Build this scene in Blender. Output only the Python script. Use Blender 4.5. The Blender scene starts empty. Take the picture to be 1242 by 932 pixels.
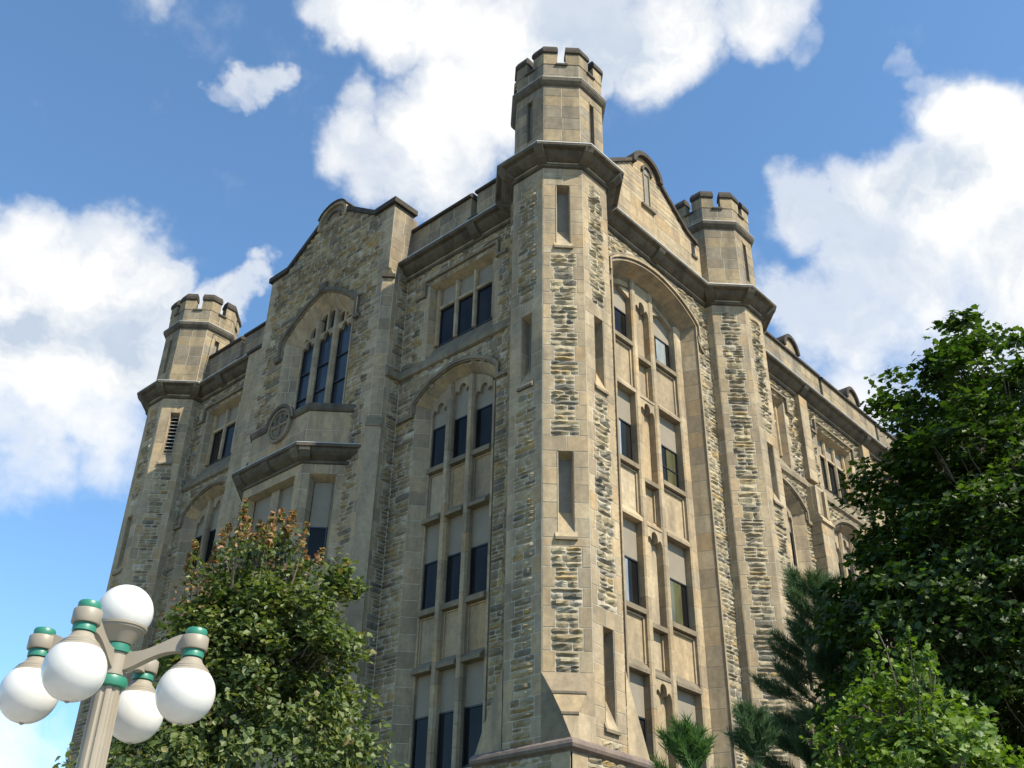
import bpy, math, random
from mathutils import Vector, Matrix
random.seed(7)
rnd=random.random
def ru(a,b): return a+(b-a)*rnd()
PI=math.pi
scene=bpy.context.scene
COL=scene.collection

# ------------------------------------------------------------------ materials
def newmat(name):
    m=bpy.data.materials.new(name); m.use_nodes=True
    nt=m.node_tree; nt.nodes.clear()
    out=nt.nodes.new('ShaderNodeOutputMaterial')
    b=nt.nodes.new('ShaderNodeBsdfPrincipled')
    nt.links.new(b.outputs[0],out.inputs[0])
    return m,nt,b
def N(nt,t,**kw):
    n=nt.nodes.new(t)
    for k,v in kw.items(): setattr(n,k,v)
    return n
def ramp(nt,stops,interp='LINEAR'):
    r=N(nt,'ShaderNodeValToRGB'); cr=r.color_ramp; cr.interpolation=interp
    while len(cr.elements)>1: cr.elements.remove(cr.elements[-1])
    cr.elements[0].position=stops[0][0]; cr.elements[0].color=(*stops[0][1],1)
    for p,c in stops[1:]:
        e=cr.elements.new(p); e.color=(*c,1)
    return r
def noise(nt,coord,scale,detail=6,rough=.6,mapscale=None):
    if mapscale:
        mp=N(nt,'ShaderNodeMapping'); mp.inputs['Scale'].default_value=mapscale
        nt.links.new(coord,mp.inputs[0]); coord=mp.outputs[0]
    n=N(nt,'ShaderNodeTexNoise'); n.inputs['Scale'].default_value=scale
    n.inputs['Detail'].default_value=detail; n.inputs['Roughness'].default_value=rough
    nt.links.new(coord,n.inputs['Vector']); return n.outputs[0]
def mapr(nt,v,a,b,c,d):
    m=N(nt,'ShaderNodeMapRange'); m.inputs[1].default_value=a; m.inputs[2].default_value=b
    m.inputs[3].default_value=c; m.inputs[4].default_value=d; nt.links.new(v,m.inputs[0]); return m.outputs[0]
def mix(nt,fac,a,b,mode='MIX'):
    m=N(nt,'ShaderNodeMix',data_type='RGBA',blend_type=mode)
    for s,v in ((m.inputs[0],fac),(m.inputs[6],a),(m.inputs[7],b)):
        if isinstance(v,(int,float)): s.default_value=v
        elif isinstance(v,tuple): s.default_value=(*v,1) if len(v)==3 else v
        else: nt.links.new(v,s)
    return m.outputs[2]
def bump(nt,b,h,strength,dist):
    n=N(nt,'ShaderNodeBump'); n.inputs['Strength'].default_value=strength; n.inputs['Distance'].default_value=dist
    nt.links.new(h,n.inputs['Height']); nt.links.new(n.outputs[0],b.inputs['Normal'])
def grey(nt,v):
    c=N(nt,'ShaderNodeCombineColor')
    for i in range(3): nt.links.new(v,c.inputs[i])
    return c.outputs[0]

def stone_mat(name,stops,interp,stain,stain_amt,bumpd,bscale,rough=.92,var=(.72,1.22)):
    m,nt,b=newmat(name)
    g=N(nt,'ShaderNodeNewGeometry'); tc=N(nt,'ShaderNodeTexCoord')
    r=ramp(nt,stops,interp); nt.links.new(g.outputs['Random Per Island'],r.inputs[0])
    n1=noise(nt,tc.outputs['Object'],5.0,8,.65)
    col=mix(nt,1.0,r.outputs[0],grey(nt,mapr(nt,n1,.25,.75,*var)),'MULTIPLY')
    n2=noise(nt,tc.outputs['Object'],1.0,7,.62,(1.6,1.6,.32))
    col=mix(nt,mapr(nt,n2,.44,.70,0,stain_amt),col,stain)
    n4=noise(nt,tc.outputs['Object'],.35,4,.6)
    col=mix(nt,1.0,col,grey(nt,mapr(nt,n4,.3,.7,.86,1.12)),'MULTIPLY')
    nt.links.new(col,b.inputs['Base Color']); b.inputs['Roughness'].default_value=rough
    b.inputs['Specular IOR Level'].default_value=.25
    n3=noise(nt,tc.outputs['Object'],bscale,8,.7)
    bump(nt,b,n3,.7,bumpd)
    return m
RUB=stone_mat('rubble_stone',[(0,(.28,.225,.135)),(.15,(.345,.28,.17)),(.28,(.21,.175,.115)),(.40,(.31,.238,.128)),(.48,(.16,.14,.105)),(.54,(.38,.32,.21)),(.65,(.25,.202,.128)),(.75,(.335,.24,.11)),(.81,(.29,.242,.16)),(.90,(.165,.146,.11)),(.945,(.44,.385,.285)),(.97,(.22,.195,.15))],'CONSTANT',(.09,.08,.064),.55,.05,11,.92,(.64,1.26))
ASH=stone_mat('dressed_sandstone',[(0,(.315,.245,.152)),(.2,(.36,.284,.180)),(.38,(.325,.252,.158)),(.52,(.262,.204,.132)),(.66,(.355,.264,.155)),(.8,(.305,.245,.164)),(.9,(.33,.234,.128)),(.96,(.375,.302,.20))],'CONSTANT',(.135,.113,.084),.72,.012,22)
TUR=stone_mat('weathered_sandstone',[(0,(.22,.172,.110)),(.2,(.28,.222,.142)),(.38,(.19,.155,.108)),(.55,(.25,.193,.115)),(.72,(.215,.18,.13)),(.88,(.29,.225,.135))],'CONSTANT',(.08,.071,.058),.8,.015,18)
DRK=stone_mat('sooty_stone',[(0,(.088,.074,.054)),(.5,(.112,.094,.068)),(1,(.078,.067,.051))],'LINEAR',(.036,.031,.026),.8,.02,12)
SIL=stone_mat('grey_sill_stone',[(0,(.175,.142,.095)),(.5,(.21,.17,.112)),(1,(.155,.128,.09))],'LINEAR',(.085,.072,.055),.65,.015,14)
def mortar_mat():
    m,nt,b=newmat('lime_mortar'); tc=N(nt,'ShaderNodeTexCoord')
    n=noise(nt,tc.outputs['Object'],3,6,.6)
    r=ramp(nt,[(.3,(.33,.285,.215)),(.6,(.46,.41,.325)),(.8,(.39,.345,.27))]); nt.links.new(n,r.inputs[0])
    nt.links.new(r.outputs[0],b.inputs['Base Color']); b.inputs['Roughness'].default_value=.95
    bump(nt,b,noise(nt,tc.outputs['Object'],30,4,.6),.5,.01); return m
MOR=mortar_mat()
RIB=stone_mat('dark_bracket_stone',[(0,(.095,.081,.058)),(.5,(.12,.10,.07)),(1,(.08,.07,.052))],'LINEAR',(.06,.056,.048),.7,.015,14)
PLI=stone_mat('purple_brown_stone',[(0,(.15,.115,.10)),(.5,(.18,.14,.115)),(1,(.13,.10,.09))],'LINEAR',(.08,.068,.06),.5,.012,14)
def simple(name,col,rough=.6,metal=0,n_amt=.15,nscale=4,spec=.5):
    m,nt,b=newmat(name); tc=N(nt,'ShaderNodeTexCoord')
    n=noise(nt,tc.outputs['Object'],nscale,5,.6)
    c=mix(nt,1.0,col,grey(nt,mapr(nt,n,.3,.7,1-n_amt,1+n_amt)),'MULTIPLY')
    nt.links.new(c,b.inputs['Base Color']); b.inputs['Roughness'].default_value=rough
    b.inputs['Metallic'].default_value=metal; b.inputs['Specular IOR Level'].default_value=spec
    return m
LEAD=simple('lead_flashing',(.40,.40,.38),.55,.2,.25,3)
COPR=simple('dark_coping',(.050,.041,.032),.8,0,.35,5,.15)
FRAME=simple('bronze_frame',(.012,.013,.014),.4)
BLIND=simple('beige_infill_panel',(.195,.165,.122),.75,0,.10,1.5)
DARKIN=simple('shadowed_slit_panel',(.16,.15,.125),.85)  # dark backs of slits and niches; recess shade put into the colour
def glass_mat(name,tint,spec=.5,r=.03):
    m,nt,b=newmat(name); tc=N(nt,'ShaderNodeTexCoord'); g=N(nt,'ShaderNodeNewGeometry')
    n=noise(nt,tc.outputs['Object'],.9,3,.5,(1,1,.5))
    c=mix(nt,mapr(nt,n,.4,.65,0,1),tint,tuple(x*2.2 for x in tint))
    c=mix(nt,1.0,c,grey(nt,mapr(nt,g.outputs['Random Per Island'],0,1,.5,1.6)),'MULTIPLY')
    nt.links.new(c,b.inputs['Base Color']); b.inputs['Roughness'].default_value=r
    b.inputs['IOR'].default_value=1.55; b.inputs['Specular IOR Level'].default_value=spec
    bump(nt,b,noise(nt,tc.outputs['Object'],.8,2,.4),.06,.05)
    return m
GLASS=glass_mat('tinted_glass',(.0065,.0065,.006),.13)
GLASSG=glass_mat('olive_shaded_glass',(.045,.045,.022),.4)
GLASSC=glass_mat('pale_shaded_glass',(.11,.12,.12),.4)
GLASSB=glass_mat('leaded_glass',(.014,.018,.023),.26,.12)

# ------------------------------------------------------------------ mesh builder
class MB:
    def __init__(s): s.v=[];s.f=[];s.m=[];s.mats=[]
    def mi(s,mat):
        if mat not in s.mats: s.mats.append(mat)
        return s.mats.index(mat)
    def poly(s,pts,mat):
        b=len(s.v); s.v.extend([tuple(p) for p in pts]); s.f.append(tuple(range(b,b+len(pts)))); s.m.append(s.mi(mat))
    def raw(s,pts,faces,mat):
        b=len(s.v); s.v.extend([tuple(p) for p in pts]); k=s.mi(mat)
        for f in faces: s.f.append(tuple(b+i for i in f)); s.m.append(k)
    def prism(s,bot,top,mat,caps=True):
        n=len(bot); fs=[(i,(i+1)%n,n+(i+1)%n,n+i) for i in range(n)]
        if caps: fs+= [tuple(range(n))[::-1],tuple(range(n,2*n))]
        s.raw(list(bot)+list(top),fs,mat)
    def loft(s,rings,mat,closed=True,caps=False):
        n=len(rings[0]); pts=[p for r in rings for p in r]; fs=[]
        for k in range(len(rings)-1):
            for i in range(n if closed else n-1):
                j=(i+1)%n; fs.append((k*n+i,k*n+j,(k+1)*n+j,(k+1)*n+i))
        if caps: fs+=[tuple(range(n))[::-1],tuple(range((len(rings)-1)*n,len(rings)*n))]
        s.raw(pts,fs,mat)
    def tube(s,path,rad,mat,n=8,caps=True):
        rings=[]; path=[Vector(p) for p in path]
        for i,p in enumerate(path):
            d=(path[min(i+1,len(path)-1)]-path[max(i-1,0)]).normalized()
            a=Vector((0,0,1)) if abs(d.z)<.9 else Vector((1,0,0))
            x=d.cross(a).normalized(); y=d.cross(x)
            r=rad[i] if isinstance(rad,(list,tuple)) else rad
            rings.append([p+(x*math.cos(2*PI*k/n)+y*math.sin(2*PI*k/n))*r for k in range(n)])
        s.loft(rings,mat,True,caps)
    def build(s,name,parent=None,smooth=False,bevel=0):
        me=bpy.data.meshes.new(name); me.from_pydata(s.v,[],s.f)
        for m in s.mats: me.materials.append(m)
        me.polygons.foreach_set('material_index',s.m)
        if smooth: me.polygons.foreach_set('use_smooth',[True]*len(s.f))
        me.update()
        if smooth==2: me.set_sharp_from_angle(angle=.6)
        o=bpy.data.objects.new(name,me); COL.objects.link(o)
        if parent is not None: o.parent=parent
        return o
def recalc(o):
    import bmesh
    bm=bmesh.new(); bm.from_mesh(o.data); bmesh.ops.recalc_face_normals(bm,faces=bm.faces); bm.to_mesh(o.data); bm.free()
def empty(name,loc,parent=None):
    o=bpy.data.objects.new(name,None); COL.objects.link(o); o.location=loc; o.empty_display_size=.3
    if parent is not None: o.parent=parent
    return o
def tag(o,label=None,cat=None,group=None,kind=None):
    for k,v in (('label',label),('category',cat),('group',group),('kind',kind)):
        if v: o[k]=v
    return o

class Face:
    """wall frame: u runs along the wall, z up, d outwards"""
    def __init__(s,o,u,n): s.o=o;s.u=u;s.n=n; s.flip=(u[1]*n[0]-u[0]*n[1])<0
    def P(s,u,z,d=0): return (s.o[0]+s.u[0]*u+s.n[0]*d, s.o[1]+s.u[1]*u+s.n[1]*d, z)
    def shift(s,d): return Face((s.o[0]+s.n[0]*d,s.o[1]+s.n[1]*d),s.u,s.n)
    def quad(s,mb,u0,u1,z0,z1,d,mat):
        p=[s.P(u0,z0,d),s.P(u1,z0,d),s.P(u1,z1,d),s.P(u0,z1,d)]
        mb.poly(p[::-1] if s.flip else p,mat)
    def box(s,mb,u0,u1,z0,z1,d0,d1,mat,slope=0):
        # slope: lowers the front of the top face by that much
        b=[s.P(u0,z0,d0),s.P(u1,z0,d0),s.P(u1,z0,d1),s.P(u0,z0,d1)]
        t=[s.P(u0,z1,d0),s.P(u1,z1,d0),s.P(u1,z1-slope,d1),s.P(u0,z1-slope,d1)]
        if not s.flip: b=b[::-1];t=t[::-1]
        mb.prism(b,t,mat)
    def sweep(s,mb,prof,u0,u1,mat,caps=True):
        a=[s.P(u0,z,d) for d,z in prof]; b=[s.P(u1,z,d) for d,z in prof]
        if s.flip: a,b=b,a
        mb.loft([a,b],mat,True,caps)
    def path(s,mb,curve,w0,w1,d0,d1,mat,closed=False):
        """ring of rectangular section along (u,z) curve; w = offset along curve normal"""
        n=len(curve); rings=[]
        for i,(u,z) in enumerate(curve):
            a=curve[max(i-1,0)]; b=curve[min(i+1,n-1)]
            tu,tz=b[0]-a[0],b[1]-a[1]; l=math.hypot(tu,tz) or 1; nu,nz=-tz/l,tu/l
            rings.append([s.P(u+nu*w,z+nz*w,d) for w,d in ((w0,d0),(w1,d0),(w1,d1),(w0,d1))])
        mb.loft(rings,mat,True,True)

def rock(mb,F,u0,u1,z0,z1,amp=1.0):
    g=.015; u0+=g;u1-=g;z0+=g*.85;z1-=g*.85
    w=u1-u0;h=z1-z0
    if w<.03 or h<.03: return
    nx=max(2,min(5,int(w/.16)+1)); ny=3 if h>.16 else 2
    base=ru(.016,.046)*amp; tilt=ru(-.03,.03); vt=ru(-.045,.03); pts=[]
    us=[0]+sorted(min(.88,max(.12,(i/nx)+ru(-.07,.07))) for i in range(1,nx))+[1]
    zs=[0]+[min(.8,max(.2,j/ny+ru(-.1,.1))) for j in range(1,ny)]+[1]
    for j in range(ny+1):
        for i in range(nx+1):
            edge=(i in(0,nx)) or (j in (0,ny))
            if edge:
                uu=u0+w*us[i]; zz=z0+h*zs[j]; d=ru(.004,.024)
                if i in (0,nx) and j in (0,ny): uu+=(.01 if i==0 else -.01)*rnd(); zz+=(.008 if j==0 else -.008)*rnd(); d=.003
            else:
                uu=u0+w*us[i]; zz=z0+h*(zs[j]+ru(-.06,.06)); d=base+ru(0,.06)*amp*(1.25 if j==ny-1 else .9)+tilt*(i/nx-.5)+vt*(j/ny-.5)
            pts.append(F.P(uu,zz,d))
    fs=[]
    for j in range(ny):
        for i in range(nx):
            a=j*(nx+1)+i; q=(a,a+1,a+nx+2,a+nx+1); fs.append(q[::-1] if F.flip else q)
    mb.raw(pts,fs,RUB)
def block(mb,F,u0,u1,z0,z1,mat=None,d=.009):
    mat=mat or ASH; g=.011; c=.004
    if u1-u0<.02 or z1-z0<.02: return
    d=.009+ru(-.002,.003)
    a=[F.P(u,z,0.001) for u,z in ((u0+g,z0+g),(u1-g,z0+g),(u1-g,z1-g),(u0+g,z1-g))]
    m_=[F.P(u,z,d-c) for u,z in ((u0+g,z0+g),(u1-g,z0+g),(u1-g,z1-g),(u0+g,z1-g))]
    t=[F.P(u,z,d) for u,z in ((u0+g+c,z0+g+c),(u1-g-c,z0+g+c),(u1-g-c,z1-g-c),(u0+g+c,z1-g-c))]
    fs=[]
    for k in (0,4):
        for i in range(4):
            j=(i+1)%4; q=(k+i,k+j,k+4+j,k+4+i); fs.append(q[::-1] if F.flip else q)
    q=(8,9,10,11); fs.append(q[::-1] if F.flip else q)
    mb.raw(a+m_+t,fs,mat)
def ashlar(mb,F,u0,u1,z0,z1,L=.85,mat=None,d=.03,off=None):
    w=u1-u0
    if w<=0.02: return
    n=max(1,int(round(w/L)))
    if n==1: block(mb,F,u0,u1,z0,z1,mat,d); return
    cuts=[u0]+[u0+w*(i/n)+ru(-.16,.16)*w/n for i in range(1,n)]+[u1]
    for a,b in zip(cuts,cuts[1:]): block(mb,F,a,b,z0,z1,mat,d)
def rubble(mb,F,u0,u1,z0,z1,amp=1.0):
    u=u0
    if u1-u0<.04: return
    while u<u1-1e-6:
        h=z1-z0
        w=ru(.30,.78)
        if rnd()<.12: w*=1.5
        if u1-(u+w)<.24: w=u1-u if u1-u<1.0 else (u1-u)*ru(.4,.6)
        if h>.22 and rnd()<.28:
            zm=z0+h*ru(.4,.6); rock(mb,F,u,u+w,z0,zm,amp); 
            if w>.5 and rnd()<.6: k=u+w*ru(.4,.6); rock(mb,F,u,k,zm,z1,amp); rock(mb,F,k,u+w,zm,z1,amp)
            else: rock(mb,F,u,u+w,zm,z1,amp)
        else: rock(mb,F,u,u+w,z0,z1,amp)
        u+=w
def wall(mb,F,u0,u1,z0,z1,qL=None,qR=None,openings=(),ash=(),clip=None,ch=.56,mat=None,amp=1.0,gaps_q=True,L=.62):
    """coursed wall: rubble between toothed dressed quoins, with mortar bed behind"""
    brk={z0,z1}
    for o in openings:
        for z in (o['z0'],o['z1']): brk.add(min(z1,max(z0,z)))
    for a,b in ash:
        brk.add(min(z1,max(z0,a))); brk.add(min(z1,max(z0,b)))
    brk=sorted(brk); ci=0
    for za,zb in zip(brk,brk[1:]):
        if zb-za<1e-4: continue
        n=max(1,int(round((zb-za)/ch))); 
        cuts=[za]+[za+(zb-za)*(i/n)+ru(-.06,.06)*(zb-za)/n for i in range(1,n)]+[zb]
        for c0,c1 in zip(cuts,cuts[1:]):
            ci+=1; mid=(c0+c1)/2
            full=any(a<=mid<=b for a,b in ash)
            act=[o for o in openings if o['z0']<=mid<o['z1']]
            fine=bool(clip) or any(o.get('arch') for o in act)
            h=c1-c0
            if not (full and (clip is not None) and c1<31.7) and (fine or not full):
                k=random.choice([2,3,3,3]) if h>.45 else (random.choice([2,3]) if h>.3 else 1)
                fr=[0]+sorted((i/k)+ru(-.07,.07) for i in range(1,k))+[1]
            else: fr=[0,1]
            rows=[(c0+h*a,c0+h*b) for a,b in zip(fr,fr[1:])]
            def intervals(zm):
                U=clip(zm) if clip else (u0,u1)
                if U is None: return []
                iv=[(max(u0,U[0]),min(u1,U[1]),'L' if U[0]<=u0+1e-6 else '','R' if U[1]>=u1-1e-6 else '')]
                for o in act:
                    g=o['arch'](zm) if o.get('arch') else (o['a'],o['b'])
                    if g is None: continue
                    new=[]
                    for (a,b,l,r) in iv:
                        if g[1]<=a or g[0]>=b: new.append((a,b,l,r)); continue
                        if g[0]-a>.02: new.append((a,g[0],l,o))
                        if b-g[1]>.02: new.append((g[1],b,o,r))
                    iv=new
                return iv
            def qw(tagv,q):
                if isinstance(tagv,dict):
                    q=tagv.get('q')
                    if q is None: return 0
                elif tagv=='': return 0
                return 0 if q is None else q[ci%2]
            if not fine:
                for a,b,l,r in intervals(mid):
                    F.quad(mb,a,b,c0,c1,0,MOR)
                    wl=qw(l,qL); wr=qw(r,qR)
                    if full or b-a<=wl+wr+.22: ashlar(mb,F,a,b,c0,c1,L,mat); continue
                    ashlar(mb,F,a,a+wl,c0,c1,1.2,mat); ashlar(mb,F,b-wr,b,c0,c1,1.2,mat)
                    for r0,r1 in rows: rubble(mb,F,a+wl,b-wr,r0,r1,amp)
            else:
                for r0,r1 in rows:
                    for a,b,l,r in intervals((r0+r1)/2):
                        F.quad(mb,a,b,r0,r1,0,MOR)
                        wl=qw(l,qL) if l=='L' else 0; wr=qw(r,qR) if r=='R' else 0
                        if full: ashlar(mb,F,a,b,r0,r1,L,mat); continue
                        if b-a<=wl+wr+.15: ashlar(mb,F,a,b,r0,r1,L,mat); continue
                        if wl: ashlar(mb,F,a,a+wl,r0,r1,1.2,mat)
                        if wr: ashlar(mb,F,b-wr,b,r0,r1,1.2,mat)
                        rubble(mb,F,a+wl,b-wr,r0,r1,amp)
def arc(hw,spring,rise,n=24,c=0.0):
    r=(hw*hw+rise*rise)/(2*rise); zc=spring+rise-r; a=math.asin(min(1,hw/r))
    return [(c+r*math.sin(-a+2*a*i/n),zc+r*math.cos(-a+2*a*i/n)) for i in range(n+1)]
def arcz(hw,spring,rise,u):
    r=(hw*hw+rise*rise)/(2*rise); 
    return spring+rise-r+math.sqrt(max(0,r*r-u*u))
def parc(hw,spring,rise,n=24,c=0.0):
    return [(c+hw*(2*i/n-1),spring+rise*(1-.42*abs(2*i/n-1)-.58*(2*i/n-1)**2)) for i in range(n+1)]
def parcz(hw,spring,rise,u):
    t=min(1,abs(u)/hw); return spring+rise*(1-.42*t-.58*t*t)
def pgap(c,hw,spring,rise):
    def f(z):
        if z<=spring: return (c-hw,c+hw)
        k=(z-spring)/rise
        if k>=1: return None
        t=(-.42+math.sqrt(.42**2+4*.58*(1-k)))/(2*.58); return (c-hw*t,c+hw*t)
    return f
def archgap(c,hw,spring,rise):
    r=(hw*hw+rise*rise)/(2*rise); zc=spring+rise-r
    def f(z):
        if z<=spring: return (c-hw,c+hw)
        k=r*r-(z-zc)**2
        if k<=0: return None
        k=math.sqrt(k); return (c-k,c+k)
    return f

# ------------------------------------------------------------------ building
B=empty('stone_building',(0,0,0))
tag(B,'castellated sandstone office building with battlemented corner turrets and tall arched windows','building')
R=1.706; H=R*math.tan(PI/8); XW=-.2; YW=-.34; YC=.45; XG=-1.32; X2=11.112; Y3=25.0
FL=Face((XW,0),(0,1),(-1,0)); FR=Face((0,YW),(1,0),(0,-1)); FC=Face((0,YC),(1,0),(0,-1)); FG=Face((XG,0),(0,1),(-1,0))
ZB=28.42    # underside of the main cornice
LOW=6.0

def window(F,u0,u1,zb,zt,zblind,d,glass=None,sash=False,par=None,shade=None):
    """frame with glass below and an infill panel above"""
    o=MB(); t=.055
    for a,b,c,e in ((u0,u0+t,zb,zt),(u1-t,u1,zb,zt)): F.box(o,a,b,c,e,d,d+.07,FRAME)
    for c,e in ((zb,zb+t),(zt-t,zt)): F.box(o,u0+t,u1-t,c,e,d,d+.07,FRAME)
    if sash: F.box(o,u0+t,u1-t,zb+(zt-zb)*.45,zb+(zt-zb)*.45+.04,d,d+.06,FRAME)
    w=o.build('window',par or B)
    g=MB(); F.quad(g,u0+t*.5,u1-t*.5,zb+t*.5,zt-t*.5,d+.03,glass or GLASS); pn=g.build('pane',w)
    if shade: sa,sb_,smat=shade; g2=MB(); F.quad(g2,u0+(u1-u0)*sa,u0+(u1-u0)*sb_,zb+t,zt-t,d+.034,smat); g2.build('pane',w)
    if zblind and zblind>zt+.05:
        p=MB(); F.box(p,u0,u1,zt+.004,zblind,d-.05,d+.035,BLIND)
        p.build('infill_panel',w)
    return w
def trefoil(t):
    t=abs(t)
    if t<.40: return .55+.45*math.sqrt(max(0,1-(t/.42)**2))
    return .50*math.sqrt(max(0,1-((t-.70)/.305)**2))
def head_plate(mb,F,a,b,zlo,hh,topf,d0,d1,mat,n=36):
    """plate with a trefoil opening in its lower edge; topf(u) its upper edge"""
    us=[a+(b-a)*i/n for i in range(n+1)]
    lo=[zlo+hh*trefoil(2*(u-a)/(b-a)-1) for u in us]
    rings=[]
    for u,z in zip(us,lo):
        zt=max(topf(u),z+.03)
        rings.append([F.P(u,z,d0),F.P(u,z,d1),F.P(u,zt,d1),F.P(u,zt,d0)])
    mb.loft(rings,mat,True,True)
def jamb_blocks(mb,F,ua,da,ub,db,z0,z1,hh=.62):
    """splayed jamb from (ua,da) to (ub,db) in courses"""
    n=max(1,int(round((z1-z0)/hh))); l=math.hypot(ub-ua,db-da)
    pa=F.P(ua,0,da); pb=F.P(ub,0,db); ux,uy=(pb[0]-pa[0])/l,(pb[1]-pa[1])/l
    # normal pointing out of the wall side
    nx,ny=-uy,ux
    mid=F.P((ua+ub)/2,0,(da+db)/2); c=F.P(0 if abs(ua)<1e-9 else 0,0,0)
    return pa,(ux,uy),(nx,ny),l,n
def reveal(mb,F,ua,da,ub,db,z0,z1,inward,hh=.62,mat=None,L=.6):
    """face between two plan points; inward=+1 if the opening lies on +u side"""
    pa=F.P(ua,0,da); pb=F.P(ub,0,db); l=math.hypot(pb[0]-pa[0],pb[1]-pa[1])
    u=((pb[0]-pa[0])/l,(pb[1]-pa[1])/l)
    cand=(-u[1],u[0]); toward=(F.u[0]*inward,F.u[1]*inward)
    if cand[0]*toward[0]+cand[1]*toward[1]<0: cand=(u[1],-u[0])
    G=Face((pa[0],pa[1]),u,cand)
    n=max(1,int(round((z1-z0)/hh)))
    G.quad(mb,0,l,z0,z1,-.028,MOR)
    for i in range(n):
        c0=z0+(z1-z0)*i/n;c1=z0+(z1-z0)*(i+1)/n
        Gs=G.shift(-.028); ashlar(mb,Gs,0,l,c0,c1,L,mat)
def arch_soffit(mb,F,c,hw0,sp0,ri0,d0,hw1,sp1,ri1,d1,mat,n=24):
    a=arc(hw0,sp0,ri0,n,c); b=arc(hw1,sp1,ri1,n,c); g=.006
    for i in range(0,n,3):
        p=[]
        for k in range(i,i+4): p.append(F.P(a[k][0],a[k][1],d0))
        q=[]
        for k in range(i,i+4): q.append(F.P(b[k][0],b[k][1],d1))
        pts=p+q; fs=[(k,k+1,5+k,4+k) for k in range(3)]
        if not F.flip: fs=[f[::-1] for f in fs]
        mb.raw(pts,fs,mat)
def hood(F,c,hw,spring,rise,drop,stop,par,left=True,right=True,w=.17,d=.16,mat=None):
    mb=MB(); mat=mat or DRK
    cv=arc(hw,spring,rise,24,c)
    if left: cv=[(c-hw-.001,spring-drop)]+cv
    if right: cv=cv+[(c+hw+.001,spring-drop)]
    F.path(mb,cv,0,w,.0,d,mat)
    F.path(mb,cv,-.05,0.02,.0,d*.6,SIL)
    if left and stop: F.box(mb,c-hw-stop,c-hw-.001,spring-drop-.17,spring-drop,0,d,mat)
    if right and stop: F.box(mb,c+hw+.001,c+hw+stop,spring-drop-.17,spring-drop,0,d,mat)
    return mb.build('hood_mould',par)

FLOORS=[(20.95,19.27),(15.56,13.85),(10.25,8.45)]
HEADS=[22.0,16.97,11.60]
def arch_bay_three(F,c):
    """segmental arched recess with three tiers of three lights"""
    hw,sp,ri=2.095,22.0,.88; ih,isp,iri=1.66,21.85,.74; zb=8.3; D=-.47
    mb=MB()
    # plain ring of arch stones on the wall face
    ring=arc(hw,sp,ri,24,c)
    for sgn in (-1,1):
        reveal(mb,F,c+sgn*hw,.03,c+sgn*ih,D,zb,sp,-sgn,.60)
    arch_soffit(mb,F,c,hw,sp,ri,.03,ih,isp,iri,D,ASH)
    # mullions
    edges=[(-ih,-1.56),(-.70,-.42),(.42,.70),(1.56,ih)]
    for a,b in edges:
        ztop=min(arcz(ih,isp,iri,a),arcz(ih,isp,iri,b))-.01
        n=20; ch=.05 if b-a>.2 else 0
        for i in range(n):
            z0=zb+(ztop-zb)*i/n; z1=zb+(ztop-zb)*(i+1)/n; g=.004
            if ch:
                pl=[(a,D-.05),(a,D+.14),(a+ch,D+.24),(b-ch,D+.24),(b,D+.14),(b,D-.05)]
            else: pl=[(a,D-.05),(a,D+.08),(b,D+.08),(b,D-.05)]
            bt=[F.P(c+u,z0+g,d) for u,d in pl]; tp=[F.P(c+u,z1-g,d) for u,d in pl]
            if F.flip: bt=bt[::-1];tp=tp[::-1]
            mb.prism(bt,tp,ASH)
    # back plane of spandrel panels, sills, drips
    lights=[(-1.56,-.70),(-.42,.42),(.70,1.56)]
    F.quad(mb,c-ih,c+ih,zb,sp+1.0,D-.12,MOR)
    for k,((gt,gb),hd) in enumerate(zip(FLOORS,HEADS)):
        for a,b in lights:
            a+=c;b+=c
            F.box(mb,a-.0,b+.0,gb-.26,gb,D-.1,D+.2,SIL,.07)
            if k<2:
                nh=HEADS[k+1]
                F.box(mb,a,b,nh+.30,gb-.262,D-.1,D-.03,ASH)            # panel
                F.box(mb,a,a+.05,nh+.34,gb-.30,D-.031,D+.02,ASH); F.box(mb,b-.05,b,nh+.34,gb-.30,D-.031,D+.02,ASH)
                F.box(mb,a+.05,b-.05,gb-.34,gb-.29,D-.031,D+.02,ASH)
                pr=[(D-.1,nh),(D+.3,nh),(D+.3,nh+.12),(D-.02,nh+.42),(D-.1,nh+.42)]
                F.sweep(mb,pr,a,b,SIL)
    for a,b in lights:
        head_plate(mb,F,a+c,b+c,21.42 if abs(a+b)>.2 else 21.85,.5,lambda u:arcz(ih,isp,iri,u-c)-.005,D-.05,D+.1,ASH)
        pa=(a+b)/2
    o=mb.build('window_stonework',B)
    for (gt,gb),hd in zip(FLOORS,HEADS):
        for a,b in lights:
            top=hd if hd<20 else (21.95 if abs(a+b)>.2 else 22.3)
            window(F,c+a,c+b,gb,gt,top,D-.06)
    return dict(a=c-hw,b=c+hw,z0=zb,z1=sp+ri,arch=archgap(c,hw,sp,ri),q=(.28,.52))
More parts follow.
